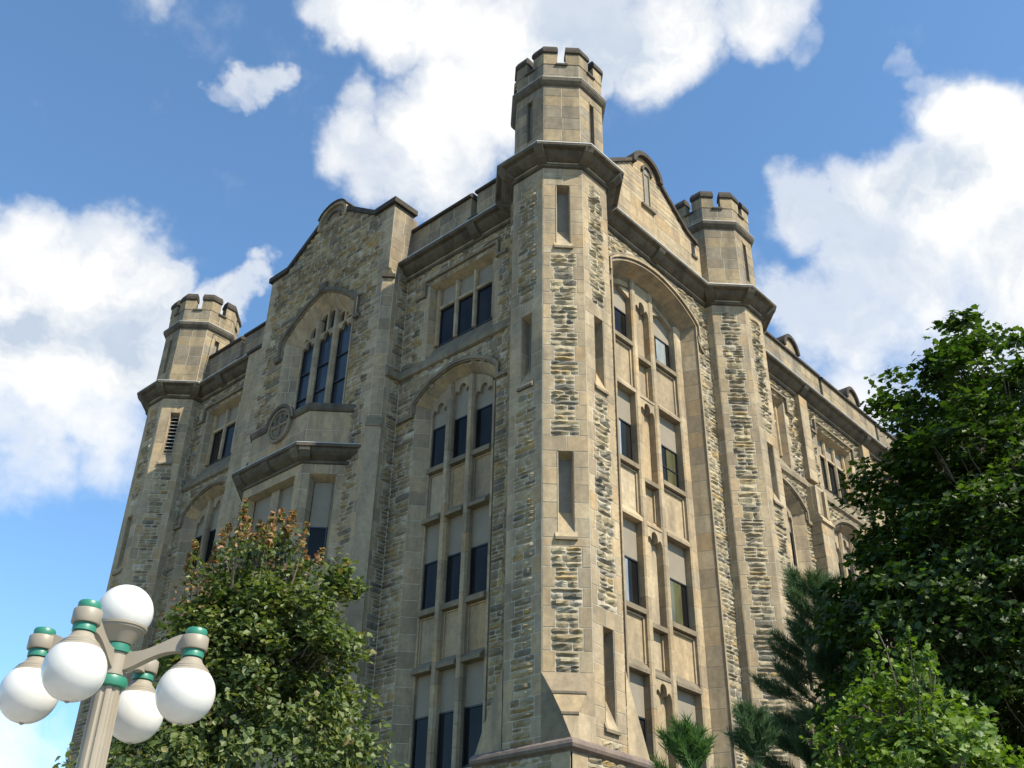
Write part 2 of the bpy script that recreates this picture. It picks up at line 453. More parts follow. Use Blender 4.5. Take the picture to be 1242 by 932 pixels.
def upper_triple(F,c,lead=False):
    """square headed three light transomed window with label mould"""
    hw=1.78; z0=24.35; zt=27.55; D=-.38; mb=MB()
    ih=1.62
    for s in (-1,1): reveal(mb,F,c+s*hw,.03,c+s*ih,D,z0-.75,zt,-s,.6)
    # head slope and frame
    pr=[(.03,zt),(D,zt-.16),(D-.1,zt-.16),(D-.1,zt+.02),(.03,zt+.02)]
    F.sweep(mb,pr,c-hw,c+hw,ASH)
    # weathered sill
    pr=[(.02,z0-.75),(.02,z0-.45),(D,z0+.28),(D-.12,z0+.28),(D-.12,z0-.75)]
    F.sweep(mb,pr,c-hw,c+hw,SIL)
    lights=[(-1.44,-.60),(-.42,.42),(.60,1.44)]
    for a,b in ((-ih-.02,-1.44),(-.60,-.42),(.42,.60),(1.44,ih+.02)):
        pl=[(a,D-.05),(a,D+.06),(a+.04,D+.14),(b-.04,D+.14),(b,D+.06),(b,D-.05)]
        for i in range(5):
            za=z0+.28+(zt-.16-z0-.28)*i/5; zb=z0+.28+(zt-.16-z0-.28)*(i+1)/5
            bt=[F.P(c+u,za+.003,d) for u,d in pl]; tp=[F.P(c+u,zb-.003,d) for u,d in pl]
            if F.flip: bt=bt[::-1];tp=tp[::-1]
            mb.prism(bt,tp,ASH)
    for a,b in lights: F.box(mb,c+a,c+b,26.36,26.54,D-.05,D+.12,ASH,.05)
    mb.build('window_stonework',B)
    for a,b in lights: 
        ww=window(F,c+a,c+b,z0+.28,26.36,None,D-.03)
        p=MB(); F.box(p,c+a,c+b,26.54,27.39,D-.08,D-.02,BLIND); p.build('infill_panel',ww)
    m=MB()
    cv=[(c-2.02,zt-.5),(c-2.02,zt+.22),(c+2.02,zt+.22),(c+2.02,zt-.5)]
    for (a,b) in zip(cv,cv[1:]):
        u0,u1=min(a[0],b[0]),max(a[0],b[0]); w0,w1=min(a[1],b[1]),max(a[1],b[1])
        if u1-u0>1: F.box(m,u0-.07,u1+.07,w0,w0+.14,0,.14,SIL,.05)
        else: F.box(m,u0-.07,u1+.07,w0,w1-.001,0,.138,SIL)
    for s in (-1,1):
        a=c+s*2.09; F.box(m,min(a,a+s*.42),max(a,a+s*.42),zt-.5,zt-.36,0,.136,SIL)
    m.build('hood_mould',B)
    return dict(a=c-hw,b=c+hw,z0=z0-.75,z1=zt,q=(.24,.42))
CORN=[(0,28.42),(.10,28.45),(.12,28.52),(.07,28.56),(.07,28.62),(.17,28.66),(.30,28.74),(.40,28.83),(.46,28.93),(.62,28.96),(.66,29.0),(.66,29.08)]
def cornice(F,u0,u1,par,ribs=(),dz=0):
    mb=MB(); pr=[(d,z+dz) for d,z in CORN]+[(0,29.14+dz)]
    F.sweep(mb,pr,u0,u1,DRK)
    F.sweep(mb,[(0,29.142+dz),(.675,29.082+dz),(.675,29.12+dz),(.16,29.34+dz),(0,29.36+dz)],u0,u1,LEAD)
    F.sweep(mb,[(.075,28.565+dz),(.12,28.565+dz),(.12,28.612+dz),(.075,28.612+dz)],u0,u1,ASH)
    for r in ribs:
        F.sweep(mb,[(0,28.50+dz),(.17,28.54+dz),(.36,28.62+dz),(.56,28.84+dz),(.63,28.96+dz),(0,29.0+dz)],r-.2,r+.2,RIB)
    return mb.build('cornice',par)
def string_course(F,u0,u1,par=None):
    mb=MB(); F.sweep(mb,[(0,23.42),(.05,23.42),(.15,23.47),(.15,23.70),(0,23.98)],u0,u1,SIL)
    return mb.build('string_course',par or B)
def parapet(F,u0,u1,notches=(),lun=(),top=31.12):
    """ashlar parapet with narrow crenels, dark coping"""
    mb=MB(); nb=30.0; G=F.shift(-.03)
    ops=[dict(a=n-.17,b=n+.17,z0=nb,z1=top+.01) for n in notches]
    wall(mb,G,u0,u1,29.3,top,openings=ops,ash=[(0,99)],ch=.6,mat=TUR,L=.95)
    # body
    cuts=[u0]+[x for n in notches for x in (n-.17,n+.17)]+[u1]
    for i in range(0,len(cuts),2):
        F.box(mb,cuts[i]+.005,cuts[i+1]-.005,29.0,top-.005,-.45,-.034,TUR)
    for n in notches:
        F.box(mb,n-.17,n+.17,29.0,nb,-.45,-.034,TUR); F.box(mb,n-.25,n+.25,nb-.06,nb+.03,-.47,.06,DRK,.03)
    p=mb.build('parapet',B)
    cp=MB()
    for i in range(0,len(cuts),2):
        F.sweep(cp,[(.10,top),(.10,top+.12),(-.05,top+.26),(-.40,top+.26),(-.52,top+.10),(-.52,top)],cuts[i]-.04,cuts[i+1]+.04,COPR)
    for c in lun:
        cv=[(c+.62*math.cos(a),top+.18+.72*math.sin(a)) for a in [PI-PI*k/16 for k in range(17)]]
        F.path(cp,cv,-.02,.17,-.55,.18,COPR)
        pts=[(c+.61*math.cos(PI*k/16),top+.18+.70*math.sin(PI*k/16)) for k in range(17)]
        bt=[F.P(u,z,.03) for u,z in pts]; tp=[F.P(u,z,-.4) for u,z in pts]; cp.prism(bt,tp,TUR)
    cp.build('coping',p)
    return p

# ---- left wall, bay beside the corner tower and the bay beyond the gable
GL0,GL1=8.05,16.75; GC=12.4
CL1=4.855; CL3=20.6
for (c,a,b,rib) in ((CL1,.4,GL0,(3.9,)),(CL3,GL1,24.6,(21.2,))):
    o1=arch_bay_three(FL,c); o2=upper_triple(FL,c)
    mb=MB()
    wall(mb,FL,a,b,LOW,ZB,openings=[o1,o2],ch=.56)
    FL.quad(mb,a,b,0,LOW,.02,ASH); FL.quad(mb,a,b,ZB,29.4,0,ASH)
    mb.build('wall',B)
    hood(FL,c,2.16,22.05,.92,.42,.85,B,True,True,.14,.15,SIL)
    string_course(FL,a+.6 if a<1 else a,b if a<1 else b-1.0)
    cornice(FL,a,b,B,rib,-.004)
    mb=MB(); FL.sweep(mb,[(0,7.85),(.1,7.9),(.14,8.0),(.1,8.1),(0,8.2)],a,b,SIL); mb.build('base_course',B)
parapet(FL,1.2,GL0,[4.36]); parapet(FL,GL1,24,[20.4])
mb=MB()   # pier beside the gabled bay
wall(mb,FL.shift(.66),GL1,18.5,LOW,28.95,ash=[(0,99)],mat=ASH,L=.9)
FL.box(mb,GL1,18.495,0,28.94,-.02,.659,ASH); FL.box(mb,GL1,18.56,28.95,29.2,-.02,.76,COPR,.1)
mb.build('pier',B)

# ---- gabled bay
def gtop(y):
    t=abs(y-GC)
    if t<1.0: return 33.75
    if t<3.1: return 33.6-(t-1.0)*(1.45/2.1)
    return 32.12
def gclip(z):
    if z<31.9: return (GL0,GL1)
    if z>33.7: return None
    if z<=32.12: return (GL0,GL1)
    t=min(3.1,1.0+(33.6-z)*2.1/1.45); t=max(t,1.0)
    return (GC-t,GC+t)
cs=.34; wz0=22.6
gop=dict(a=GC-2.4,b=GC+2.4,z0=wz0,z1=29.35,arch=pgap(GC,2.4,27.75,1.58),q=(.3,.3))
mb=MB()
wall(mb,FG,GL0+cs,GL1,LOW,28.6,qL=(.32,.6),qR=(.4,.7),openings=[dict(gop,z1=28.6)],amp=1.1)
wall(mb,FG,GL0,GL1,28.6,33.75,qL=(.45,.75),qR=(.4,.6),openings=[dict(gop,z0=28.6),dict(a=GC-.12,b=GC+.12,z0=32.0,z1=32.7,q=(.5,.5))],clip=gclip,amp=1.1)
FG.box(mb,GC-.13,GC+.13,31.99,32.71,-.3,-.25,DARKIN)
FG.quad(mb,GL0+cs,GL1,0,LOW,.02,ASH)
# body of the gable block
pts=[(GL0+.02,28.62),(GL1-.02,28.62),(GL1-.02,32.1),(GC+3.1,32.1),(GC+1,33.58),(GC-1,33.58),(GC-3.1,32.1),(GL0+.02,32.1)]
mb.prism([FG.P(u,z,-.002 if z>29.2 else -.6) for u,z in pts],[FG.P(u,z,-1.1) for u,z in pts],TUR)
FRt=Face((0,GL0),(1,0),(0,-1))
wall(mb,FRt,XG+cs,XW,LOW,28.6,qL=(.22,.4),amp=.9)
FRt.quad(mb,XG+cs,XW,0,LOW,.02,ASH)
wall(mb,FRt,XG,XW+.2,28.6,31.9,ash=[(0,99)],mat=TUR,L=.6)
FLt=Face((0,GL1),(-1,0),(0,1)); FLt.quad(mb,-XW,-XG,0,32.0,0,TUR)
s2=1/math.sqrt(2)
FCh=Face((XG+cs,GL0),(-s2,s2),(-s2,-s2)); wall(mb,FCh,0,cs/s2,LOW,28.42,ash=[(0,99)],L=.6)
FCh.quad(mb,0,cs/s2,0,LOW,.02,ASH)
# broach from chamfer to square corner with little corbel
p0=(XG+cs,GL0);p1=(XG,GL0+cs);pc=(XG,GL0)
mb.raw([(p0[0],p0[1],28.3),(p1[0],p1[1],28.3),(pc[0],pc[1],28.75),(p0[0],p0[1],28.75),(p1[0],p1[1],28.75)],[(0,2,1),(0,3,2),(1,2,4),(2,3,4)],ASH)
FCh.box(mb,-.03,cs/s2+.03,28.22,28.44,-.02,.12,DRK,.05)
# lower thickening of the corner shaft, weathered top
FCh.box(mb,-.06,cs/s2+.06,0,21.1,-.02,.13,ASH,.0)
FCh.sweep(mb,[(-.02,21.1),(.17,21.1),(.17,21.17),(.0,21.6),(-.02,21.6)],-.07,cs/s2+.07,SIL)
FL.box(mb,GL0-.03,GL0+.005,LOW,28.4,0,.045,MOR)
gb=mb.build('gable_bay',B)
mb=MB(); FRt.sweep(mb,[(0,23.42),(.05,23.42),(.15,23.47),(.15,23.70),(0,23.98)],XG+cs-.02,XW,SIL); mb.build('string_course',gb)
# coping of the gable
cp=MB()
def cop(F,pts,d0,d1,mat=COPR,h=.26):
    for (a,b) in zip(pts,pts[1:]):
        pr=[(a[0],a[1]),(b[0],b[1]),(b[0],b[1]+h),(a[0],a[1]+h)]
        x=[F.P(u,z,d0) for u,z in pr]; y=[F.P(u,z,d1) for u,z in pr]; cp.prism(x,y,mat)
cop(FG,[(GL0-.13,32.1),(GC-3.1,32.1),(GC-1.05,33.56)],-1.2,.14); cop(FG,[(GC+1.05,33.56),(GC+3.1,32.1),(GL1+.13,32.1)],-1.2,.14)
for w0,w1 in ((0,.17),):
    cv=[(GC+.92*math.cos(a),33.7+.70*math.sin(a)) for a in [PI-PI*k/20 for k in range(21)]]
    FG.path(cp,[(GC-.92,33.35)]+cv+[(GC+.92,33.35)],-.05,.10,-.95,.16,TUR)
    FG.path(cp,cv[2:-2],.10,.18,-.97,.22,COPR)
pts=[(GC+.9*math.cos(PI*k/20),33.65+.70*math.sin(PI*k/20)) for k in range(21)]
cp.prism([FG.P(u,z,.02) for u,z in pts],[FG.P(u,z,-.6) for u,z in pts],TUR)
FG.path(cp,[(GC+.45*math.cos(a),33.6+.42*math.sin(a)) for a in [PI-PI*k/14 for k in range(15)]],0,.1,.0,.1,DRK)
cp.build('coping',gb)
# great gable window
mb=MB(); D=-.5; ih,isp,iri=1.75,27.5,1.2; arcz_,arcz=arcz,parcz
for s in (-1,1): reveal(mb,FG,GC+s*2.4,.03,GC+s*ih,D,wz0,27.75,-s,.62,None,.45)
arc_,arc=arc,parc
arch_soffit(mb,FG,GC,2.4,27.75,1.58,.03,ih,isp,iri,D,ASH)
for a,b in ((-ih,-1.66),(-.78,-.48),(.48,.78),(1.66,ih)):
    zt=min(arcz(ih,isp,iri,a),arcz(ih,isp,iri,b))-.01; n=12
    for i in range(n):
        z0=wz0+(zt-wz0)*i/n; z1=wz0+(zt-wz0)*(i+1)/n
        pl=[(a,D-.08),(a,D+.06),(a+.07,D+.17),(b-.07,D+.17),(b,D+.06),(b,D-.08)] if b-a>.25 else [(a,D-.08),(a,D+.06),(b,D+.06),(b,D-.08)]
        bt=[FG.P(GC+u,z0+.003,d) for u,d in pl]; tp=[FG.P(GC+u,z1-.003,d) for u,d in pl]
        mb.prism(bt[::-1],tp[::-1],ASH)
for a,b in ((-1.66,-.78),(-.48,.48),(.78,1.66)):
    c=(a+b)/2
    head_plate(mb,FG,GC+a,GC+b,27.12,.40,lambda u:27.62,D-.06,D+.08,ASH)
    FG.box(mb,GC+c-.06,GC+c+.06,27.55,arcz(ih,isp,iri,c)-.01,D-.06,D+.1,ASH)
    for q in (-1,1):
        cc=c+q*.25
        FG.path(mb,[(GC+cc+.2*math.cos(t),27.62+ (arcz(ih,isp,iri,cc)-27.85)*1+.2*math.sin(t)) for t in [PI-PI*k/8 for k in range(9)]],0,.12,D-.06,D+.06,ASH)
FG.quad(mb,GC-ih,GC+ih,27.2,28.75,D-.09,GLASSB)
mb.build('window_tracery',gb); arcz=arcz_
for a,b in ((-1.66,-.78),(-.48,.48),(.78,1.66)):
    w=MB(); 
    for z in (23.3,24.6,25.9): FG.box(w,GC+a,GC+b,z,z+.05,D-.05,D,FRAME)
    FG.box(w,GC+a,GC+a+.07,wz0,27.4,D-.07,D-.01,FRAME); FG.box(w,GC+b-.03,GC+b,wz0,27.4,D-.07,D-.01,FRAME)
    ww=w.build('window',B); g=MB(); FG.quad(g,GC+a,GC+b,wz0,27.6,D-.075,GLASSB); g.build('pane',ww)
hood(FG,GC,2.5,27.8,1.6,.85,.34,gb,True,True,.17,.18,RIB); arc=arc_
# boss above the hood
mb=MB(); FG.box(mb,GC-.28,GC+.2,29.45,29.9,0,.2,DRK,.1); mb.build('carved_boss',gb)

# ---- oriel
e=1.2; XO=XG-e; OY0,OY1=GC-1.85-e,GC+1.85+e
def orpts(ex): 
    k=ex*math.tan(PI/8)
    return [(XG,OY0-ex*(math.sqrt(2)-0)+0*ex),(XO-ex,OY0+e-k),(XO-ex,OY1-e+k),(XG,OY1+ex*math.sqrt(2))]
def orsweep(mb,prof,mat):
    rings=[[(p[0],p[1],z) for p in orpts(ex)] for ex,z in prof]
    n=4; pts=[p for r in rings for p in r]; fs=[]
    for k in range(len(rings)-1):
        for i in range(3): fs.append((k*n+i,k*n+i+1,(k+1)*n+i+1,(k+1)*n+i))
    fs.append(tuple(range(n))); fs.append(tuple((len(rings)-1)*n+i for i in range(n))[::-1])
    mb.raw(pts,fs,mat)
ORF=Face((XO,0),(0,1),(-1,0)); ORR=Face((XG,OY0),(-s2,s2),(-s2,-s2)); ORL=Face((XO,OY1-e),(s2,s2),(-s2,s2)); el=e/s2
mb=MB()
ofl=[(19.15,17.4,16.1),(13.75,12.0,10.7),(8.35,6.6,5.3)]
for F,u0,u1,lights,ww in ((ORF,OY0+e,OY1-e,[(GC-1.5,GC-.25),(GC+.25,GC+1.5)],0),(ORR,0,el,[(el/2-.5,el/2+.5)],1),(ORL,0,el,[(el/2-.5,el/2+.5)],1)):
    ops=[]
    for hd,gt,gbm in ofl:
        a,b=lights[0][0],lights[-1][1]; ops.append(dict(a=a,b=b,z0=gbm-.1,z1=hd+.25))
    wall(mb,F,u0,u1,4.0,19.8,openings=ops,ash=[(0,99)],ch=.62)
    F.quad(mb,u0,u1,0,4.0,.02,ASH)
    wall(mb,F,u0,u1,20.5,22.1,ash=[(0,99)],ch=.8,mat=ASH,L=1.4)
    for hd,gt,gbm in ofl:
        a,b=lights[0][0],lights[-1][1]; z0,z1=gbm-.1,hd+.25; DD=-.36
        ia,ib=(a+.16,b-.16) if ww else (a+.05,b-.05)
        reveal(mb,F,a,.03,ia,DD,z0,z1,1); reveal(mb,F,b,.03,ib,DD,z0,z1,-1)
        F.sweep(mb,[(.03,z1),(DD,z1-.18 if ww else z1-.06),(DD-.05,z1+.02),(.03,z1+.02)],a,b,ASH)
        F.box(mb,a-.1 if ww else a,b+.1 if ww else b,z0-.2,z0,DD,.12,SIL,.04)
        if len(lights)>1: F.box(mb,GC-.25,GC+.25,z0,z1-.07,DD-.04,DD+.1,ASH)
for F,u0,u1,lights,ww in ((ORF,0,0,[(GC-1.46,GC-.25),(GC+.25,GC+1.46)],0),(ORR,0,0,[(el/2-.34,el/2+.34)],1),(ORL,0,0,[(el/2-.34,el/2+.34)],1)):
    pass
orsweep(mb,[(0,19.8),(.08,19.82),(.10,19.9),(.05,19.95),(.14,20.0),(.28,20.08),(.38,20.18),(.42,20.3),(.52,20.33),(.52,20.44),(0,20.5)],DRK)
orsweep(mb,[(-.1,20.5),(.53,20.445),(.53,20.47),(.05,20.56)],LEAD)
for F,us in ((ORF,(OY0+e+.05,GC,OY1-e-.05)),(ORR,(el-.1,))):
    for u in us: F.sweep(mb,[(0,19.86),(.14,19.9),(.3,19.97),(.46,20.18),(.49,20.31),(0,20.31)],u-.2,u+.2,RIB)
orsweep(mb,[(0,22.1),(.07,22.12),(.12,22.2),(.12,22.36),(.06,22.46),(-.2,22.5),(-1.0,22.8)],DRK)
orl=mb.build('oriel',B)
for F,lights in ((ORF,[(GC-1.45,GC-.25),(GC+.25,GC+1.45)]),(ORR,[(el/2-.34,el/2+.34)]),(ORL,[(el/2-.34,el/2+.34)])):
    for hd,gt,gbm in ofl:
        for a,b in lights: window(F,a,b,gbm-.1,gt,hd+.2,-.42,None,False,B)
# round cartouche on the oriel apron
mb=MB(); cy,cz=GC-.1,22.05
def ringc(r0,r1,d0,d1,mat,n=32):
    FO=ORF
    FO.path(mb,[(cy+r0*math.cos(2*PI*k/n),cz+1.05*r0*math.sin(2*PI*k/n)) for k in range(n+1)],0,r0-r1,d0,d1,mat)
ringc(.72,.60,.03,.15,SIL); ringc(.56,.49,.03,.12,SIL)
ORF.path(mb,[(cy+.86*math.cos(a),cz+.90*math.sin(a)) for a in [PI*.97-PI*.94*k/20 for k in range(21)]],-.12,.02,.02,.2,RIB)
mb.prism([ORF.P(cy+.66*math.cos(2*PI*k/32),cz+.69*math.sin(2*PI*k/32),.02) for k in range(32)],[ORF.P(cy+.66*math.cos(2*PI*k/32),cz+.69*math.sin(2*PI*k/32),.07) for k in range(32)],SIL)
ORF.box(mb,cy-.06,cy+.06,cz-.5,cz+.5,.065,.13,SIL); ORF.box(mb,cy-.5,cy+.5,cz-.06,cz+.06,.066,.129,SIL)
mb.build('cartouche',orl)

# ---- right wall between the towers
c=5.556; hw,sp,ri=2.85,26.95,.98; D1=-.59; D2=-.94; zb=8.3; ih,isp,iri=2.62,26.82,.86
mb=MB()
for s in (-1,1): 
    reveal(mb,FR,c+s*hw,.03,c+s*ih,D1,zb,sp+.03,-s,.72,None,.6)
    # roundel pier
    a,b=sorted((c+s*(ih+.07),c+s*2.22))
    n=26; zt=arcz(ih,isp,iri,2.5)
    for i in range(n):
        z0=zb+(zt-zb)*i/n;z1=zb+(zt-zb)*(i+1)/n
        pl=[(a,D2-.05),(a,D1-.05),(a+.06,D1),(b-.06,D1),(b,D1-.05),(b,D2-.05)]
        bt=[FR.P(u,z0+.004,d) for u,d in pl]; tp=[FR.P(u,z1-.004,d) for u,d in pl]; mb.prism(bt,tp,ASH)
    a,b=sorted((c+s*.45,c+s*.74)); zt=arcz(ih,isp,iri,.6)
    for i in range(n):
        z0=zb+(zt-zb)*i/n;z1=zb+(zt-zb)*(i+1)/n
        pl=[(a,D2-.05),(a,D1-.06),(a+.05,D1),(b-.05,D1),(b,D1-.06),(b,D2-.05)]
        bt=[FR.P(u,z0+.004,d) for u,d in pl]; tp=[FR.P(u,z1-.004,d) for u,d in pl]; mb.prism(bt,tp,ASH)
arch_soffit(mb,FR,c,hw,sp,ri,.03,ih,isp,iri,D1,ASH)
for k,(o_,dd) in enumerate(((.0,.05),(.09,.09),(.18,.12))):
    pass
FR.quad(mb,c-hw,c+hw,zb,28.2,D2-.12,MOR)
RF=[(26.35,24.62)]+FLOORS; RH=[26.6]+[22.25]+HEADS[1:]
lights=[(-2.22,-.74),(.74,2.22)]
for k,((gt,gb),hd) in enumerate(zip(RF,RH)):
    nh=RH[k+1] if k<3 else None
    for a,b in lights:
        FR.box(mb,c+a,c+b,gb-.24,gb,D2-.1,D1-.02,SIL,.06)
        if nh:
            FR.box(mb,c+a,c+b,nh+.3,gb-.242,D2-.1,D2+.14,ASH)
            FR.box(mb,c+b-.09,c+b,nh+.36,gb-.30,D2+.139,D2+.2,ASH);FR.box(mb,c+a,c+a+.09,nh+.36,gb-.30,D2+.139,D2+.2,ASH);FR.box(mb,c+a+.09,c+b-.09,gb-.36,gb-.29,D2+.139,D2+.2,ASH)
            FR.sweep(mb,[(D2-.1,nh),(D1-.0,nh),(D1-.0,nh+.12),(D2+.14,nh+.42),(D2-.1,nh+.42)],c+a,c+b,SIL if k==2 else ASH)
    # centre blind panel with trefoil head
    a,b=c-.45,c+.45; ztp=(nh or zb)
    FR.box(mb,a,b,(nh+.3 if nh else zb),hd-.02 if k else 27.2,D2-.1,D1-.33,ASH)
    if k: head_plate(mb,FR,a,b,hd-.62,.5,lambda u:hd-.0,D1-.331,D1-.06,ASH)
    if nh:
        FR.sweep(mb,[(D2+.1,nh),(D1-.03,nh),(D1-.03,nh+.1),(D1-.32,nh+.38),(D2+.1,nh+.38)],a,b,SIL if k==2 else ASH)
        FR.box(mb,a,b,gb-.22-.35,gb-.35,D2,D1-.05,SIL,.05)
        FR.box(mb,b-.07,b,nh+.42,gb-.62,D1-.331,D1-.25,ASH)
# tympanum of the great arch
arch_soffit(mb,FR,c,ih,isp,iri,D1,ih-.12,isp-.06,iri-.05,D1-.12,SIL)
arch_soffit(mb,FR,c,ih-.12,isp-.06,iri-.05,D1-.12,ih-.12,isp-.06,iri-.05,D2,ASH)
for a,b in lights:
    n=14; us=[c+a+(b-a)*i/n for i in range(n+1)]
    mb.loft([[FR.P(u,arcz(ih,isp,iri,u-c)-.42,D1-.34),FR.P(u,arcz(ih,isp,iri,u-c)-.36,D1-.14),FR.P(u,arcz(ih,isp,iri,u-c)-.05,D1-.14),FR.P(u,arcz(ih,isp,iri,u-c)-.05,D1-.34)] for u in us],ASH,True,True)
    q=c+a if a>0 else c+b   # cusp beside the mullion
    s=1 if a>0 else -1
    mb.raw([FR.P(q,26.75,D1-.13),FR.P(q+s*.62,27.0,D1-.13),FR.P(q,27.15,D1-.13),FR.P(q,26.75,D1-.3),FR.P(q+s*.62,27.0,D1-.3),FR.P(q,27.15,D1-.3)],[(0,1,2),(0,1,4,3),(1,2,5,4)],ASH)
head_plate(mb,FR,c-.45,c+.45,26.35,.55,lambda u:arcz(ih,isp,iri,u-c)-.004,D1-.3,D1-.06,ASH)
mb.build('window_stonework',B)
for k,((gt,gb),hd) in enumerate(zip(RF,RH)):
    for a,b in lights:
        w0,w1=(c+a+.02,c+b-.02)
        sh={(0,1):(.35,.8,GLASSC),(1,0):(.15,.55,GLASSC),(2,0):(.1,.6,GLASSC),(2,1):(.04,.75,GLASSG),(1,1):(.5,.9,GLASSG)}.get((k,0 if a<0 else 1))
        window(FR,w0,w1,gb,gt if k else 26.0,(hd if k else 27.3),D2-.0,None,k==1 and a>0,None,sh)
m=MB()
for w,d,mt in ((.0,.07,ASH),(.13,.15,ASH),(.25,.10,SIL)):
    cv=[(c-hw,zb)]+arc(hw,sp,ri,24,c)+[(c+hw,zb)] if w<.05 else [(c-hw-.0,sp-.5)]+arc(hw,sp,ri,24,c)+[(c+hw+.0,sp-.5)]
    FR.path(m,cv,w,w+.09,0,d,mt)
for s in (-1,1):
    x=c+s*(hw+.28); 
    FR.path(m,[(x-s*.12,sp-.5),(x-s*.1,sp-.75),(x+s*.03,sp-1.0),(x+s*.22,sp-1.1)] if s<0 else [(x+.22,sp-1.1),(x+.03,sp-1.0),(x-.1,sp-.75),(x-.12,sp-.5)],0,.12,0,.12,SIL)
m.build('hood_mould',B)
mb=MB()
wall(mb,FR,1.3,9.8,LOW,ZB,openings=[dict(a=c-hw-.1,b=c+hw+.1,z0=zb-2.3,z1=sp+ri+.1,arch=archgap(c,hw+.1,sp+.02,ri+.06),q=(.2,.4))],amp=.75)
FR.quad(mb,1.3,9.8,0,LOW,.02,ASH); FR.quad(mb,1.3,9.8,ZB,29.4,0,ASH)
mb.build('wall',B)
cornice(FR,1.2,9.8,B,(5.5,),-.004)
# ashlar gable over it
RC=5.45
def rclip(z):
    if z<31.75: return (1.4,9.7)
    if z>33.5: return None
    t=1.0+(33.45-z)*1.95/1.5; t=max(.9,min(3.0,t)) if z>31.95 else 3.55
    return (RC-t,RC+t)
mb=MB()
sl=dict(a=RC-.14,b=RC+.2,z0=31.55,z1=33.4)
wall(mb,FR,1.4,9.7,29.3,33.45,openings=[sl,dict(a=8.75,b=9.05,z0=30.95,z1=32.3)],ash=[(0,99)],clip=rclip,ch=.6,mat=ASH,L=.95)
pts=[(1.4,29.3),(9.7,29.3),(9.7,31.7),(RC+3.0,31.9),(RC+1,33.4),(RC-1,33.4),(RC-3.0,31.9),(1.4,31.7)]
mb.prism([FR.P(u,z,-.012) for u,z in pts],[FR.P(u,z,-.6) for u,z in pts],ASH)
FR.quad(mb,sl['a']-.001,sl['b']+.001,31.5,33.5,-.006,DARKIN)  # flat dark quad with no depth; slit shade put into its colour
FR.quad(mb,8.75,9.05,30.95,31.7,-.006,FRAME)
FR.box(mb,sl['b'],sl['b']+.06,31.55,33.6,-.24,.06,TUR); FR.box(mb,sl['a']-.06,sl['a'],31.55,33.6,-.24,.06,TUR)
FR.box(mb,sl['a']-.3,sl['b']+.3,31.38,31.55,-.24,.14,SIL,.06)
FR.box(mb,8.7,9.1,30.88,31.0,-.2,.1,DRK)
FR.box(mb,1.6,9.4,29.3,29.72,-.01,.022,LEAD)
ga=mb.build('gable_wall',B)
cp=MB()
cop(FR,[(RC-3.7,31.72),(RC-2.95,31.95),(RC-1.0,33.42)],-.72,.14,COPR,.2); cop(FR,[(RC+1.0,33.42),(RC+2.95,31.95),(RC+3.7,31.72)],-.72,.14,COPR,.2)
FR.path(cp,[(RC+1.0*math.cos(a),33.42+.92*math.sin(a)) for a in [PI-PI*k/20 for k in range(21)]],-.14,.08,-.9,.22,COPR)
pts=[(RC+.95*math.cos(PI*k/20),33.4+.85*math.sin(PI*k/20)) for k in range(21)]
cp.prism([FR.P(u,z,.02) for u,z in pts],[FR.P(u,z,-.6) for u,z in pts],ASH)
FR.path(cp,[(RC+.03+.26*math.cos(a),33.4+.34*math.sin(a)) for a in [PI-PI*k/12 for k in range(13)]],0,.12,0.01,.12,DRK)
cp.prism([FR.P(RC+.03+.24*math.cos(PI*k/12),33.38+.32*math.sin(PI*k/12),.022) for k in range(13)],[FR.P(RC+.03+.24*math.cos(PI*k/12),33.38+.32*math.sin(PI*k/12),.03) for k in range(13)],DARKIN)
cp.build('coping',ga)

# ---- long wall beyond the second tower
CB=[15.35,22.15,28.95]; PIL=[18.8,25.5]
ops=[]
for cc in CB: ops+= [arch_bay_three(FC,cc+.35),upper_triple(FC,cc)]
mb=MB()
wall(mb,FC,11.8,33.2,LOW,ZB,openings=ops,amp=1.1)
FC.quad(mb,11.8,33.2,0,LOW,.02,ASH); FC.quad(mb,11.8,33.2,ZB,29.4,0,ASH)
mb.build('wall',B)
for cc in CB: hood(FC,cc+.35,2.16,22.05,.92,.42,.62,B,True,True,.14,.15,SIL)
string_course(FC,12.6,33.2); cornice(FC,11.8,33.2,B,PIL,.002)
parapet(FC,12.3,33.2,[14.9,21.85,28.3],[18.75,25.4,32.1])
for p in PIL:
    mb=MB(); G=FC.shift(.28)
    wall(mb,G,p-.4,p+.4,23.9,28.45,ash=[(0,99)]); FC.box(mb,p-.395,p+.395,23.9,28.44,-.02,.279,ASH)
    FC.box(mb,p-.45,p+.45,LOW-6,21.6,-.02,.549,ASH); wall(mb,FC.shift(.55),p-.55,p+.55,LOW,21.6,ash=[(0,99)])
    FC.box(mb,p-.55,p+.55,0,21.6,-.02,.548,ASH)
    FC.sweep(mb,[(-.02,21.6),(.66,21.6),(.66,21.72),(.3,22.2),(.3,23.4),(-.02,23.4)],p-.58,p+.58,ASH)
    FC.box(mb,p-.28,p+.28,22.1,23.35,.29,.36,SIL); FC.box(mb,p-.55,p-.3,22.0,23.4,.3,.5,ASH); FC.box(mb,p+.3,p+.55,22.0,23.4,.3,.5,ASH)
    for s in (-1,1):
        Fs=Face((p+s*.55,YC),(0,-1),(s,0)); wall(mb,Fs,.0,.55,LOW,21.6,ash=[(0,99)],L=.6)
    mb.build('buttress',B)

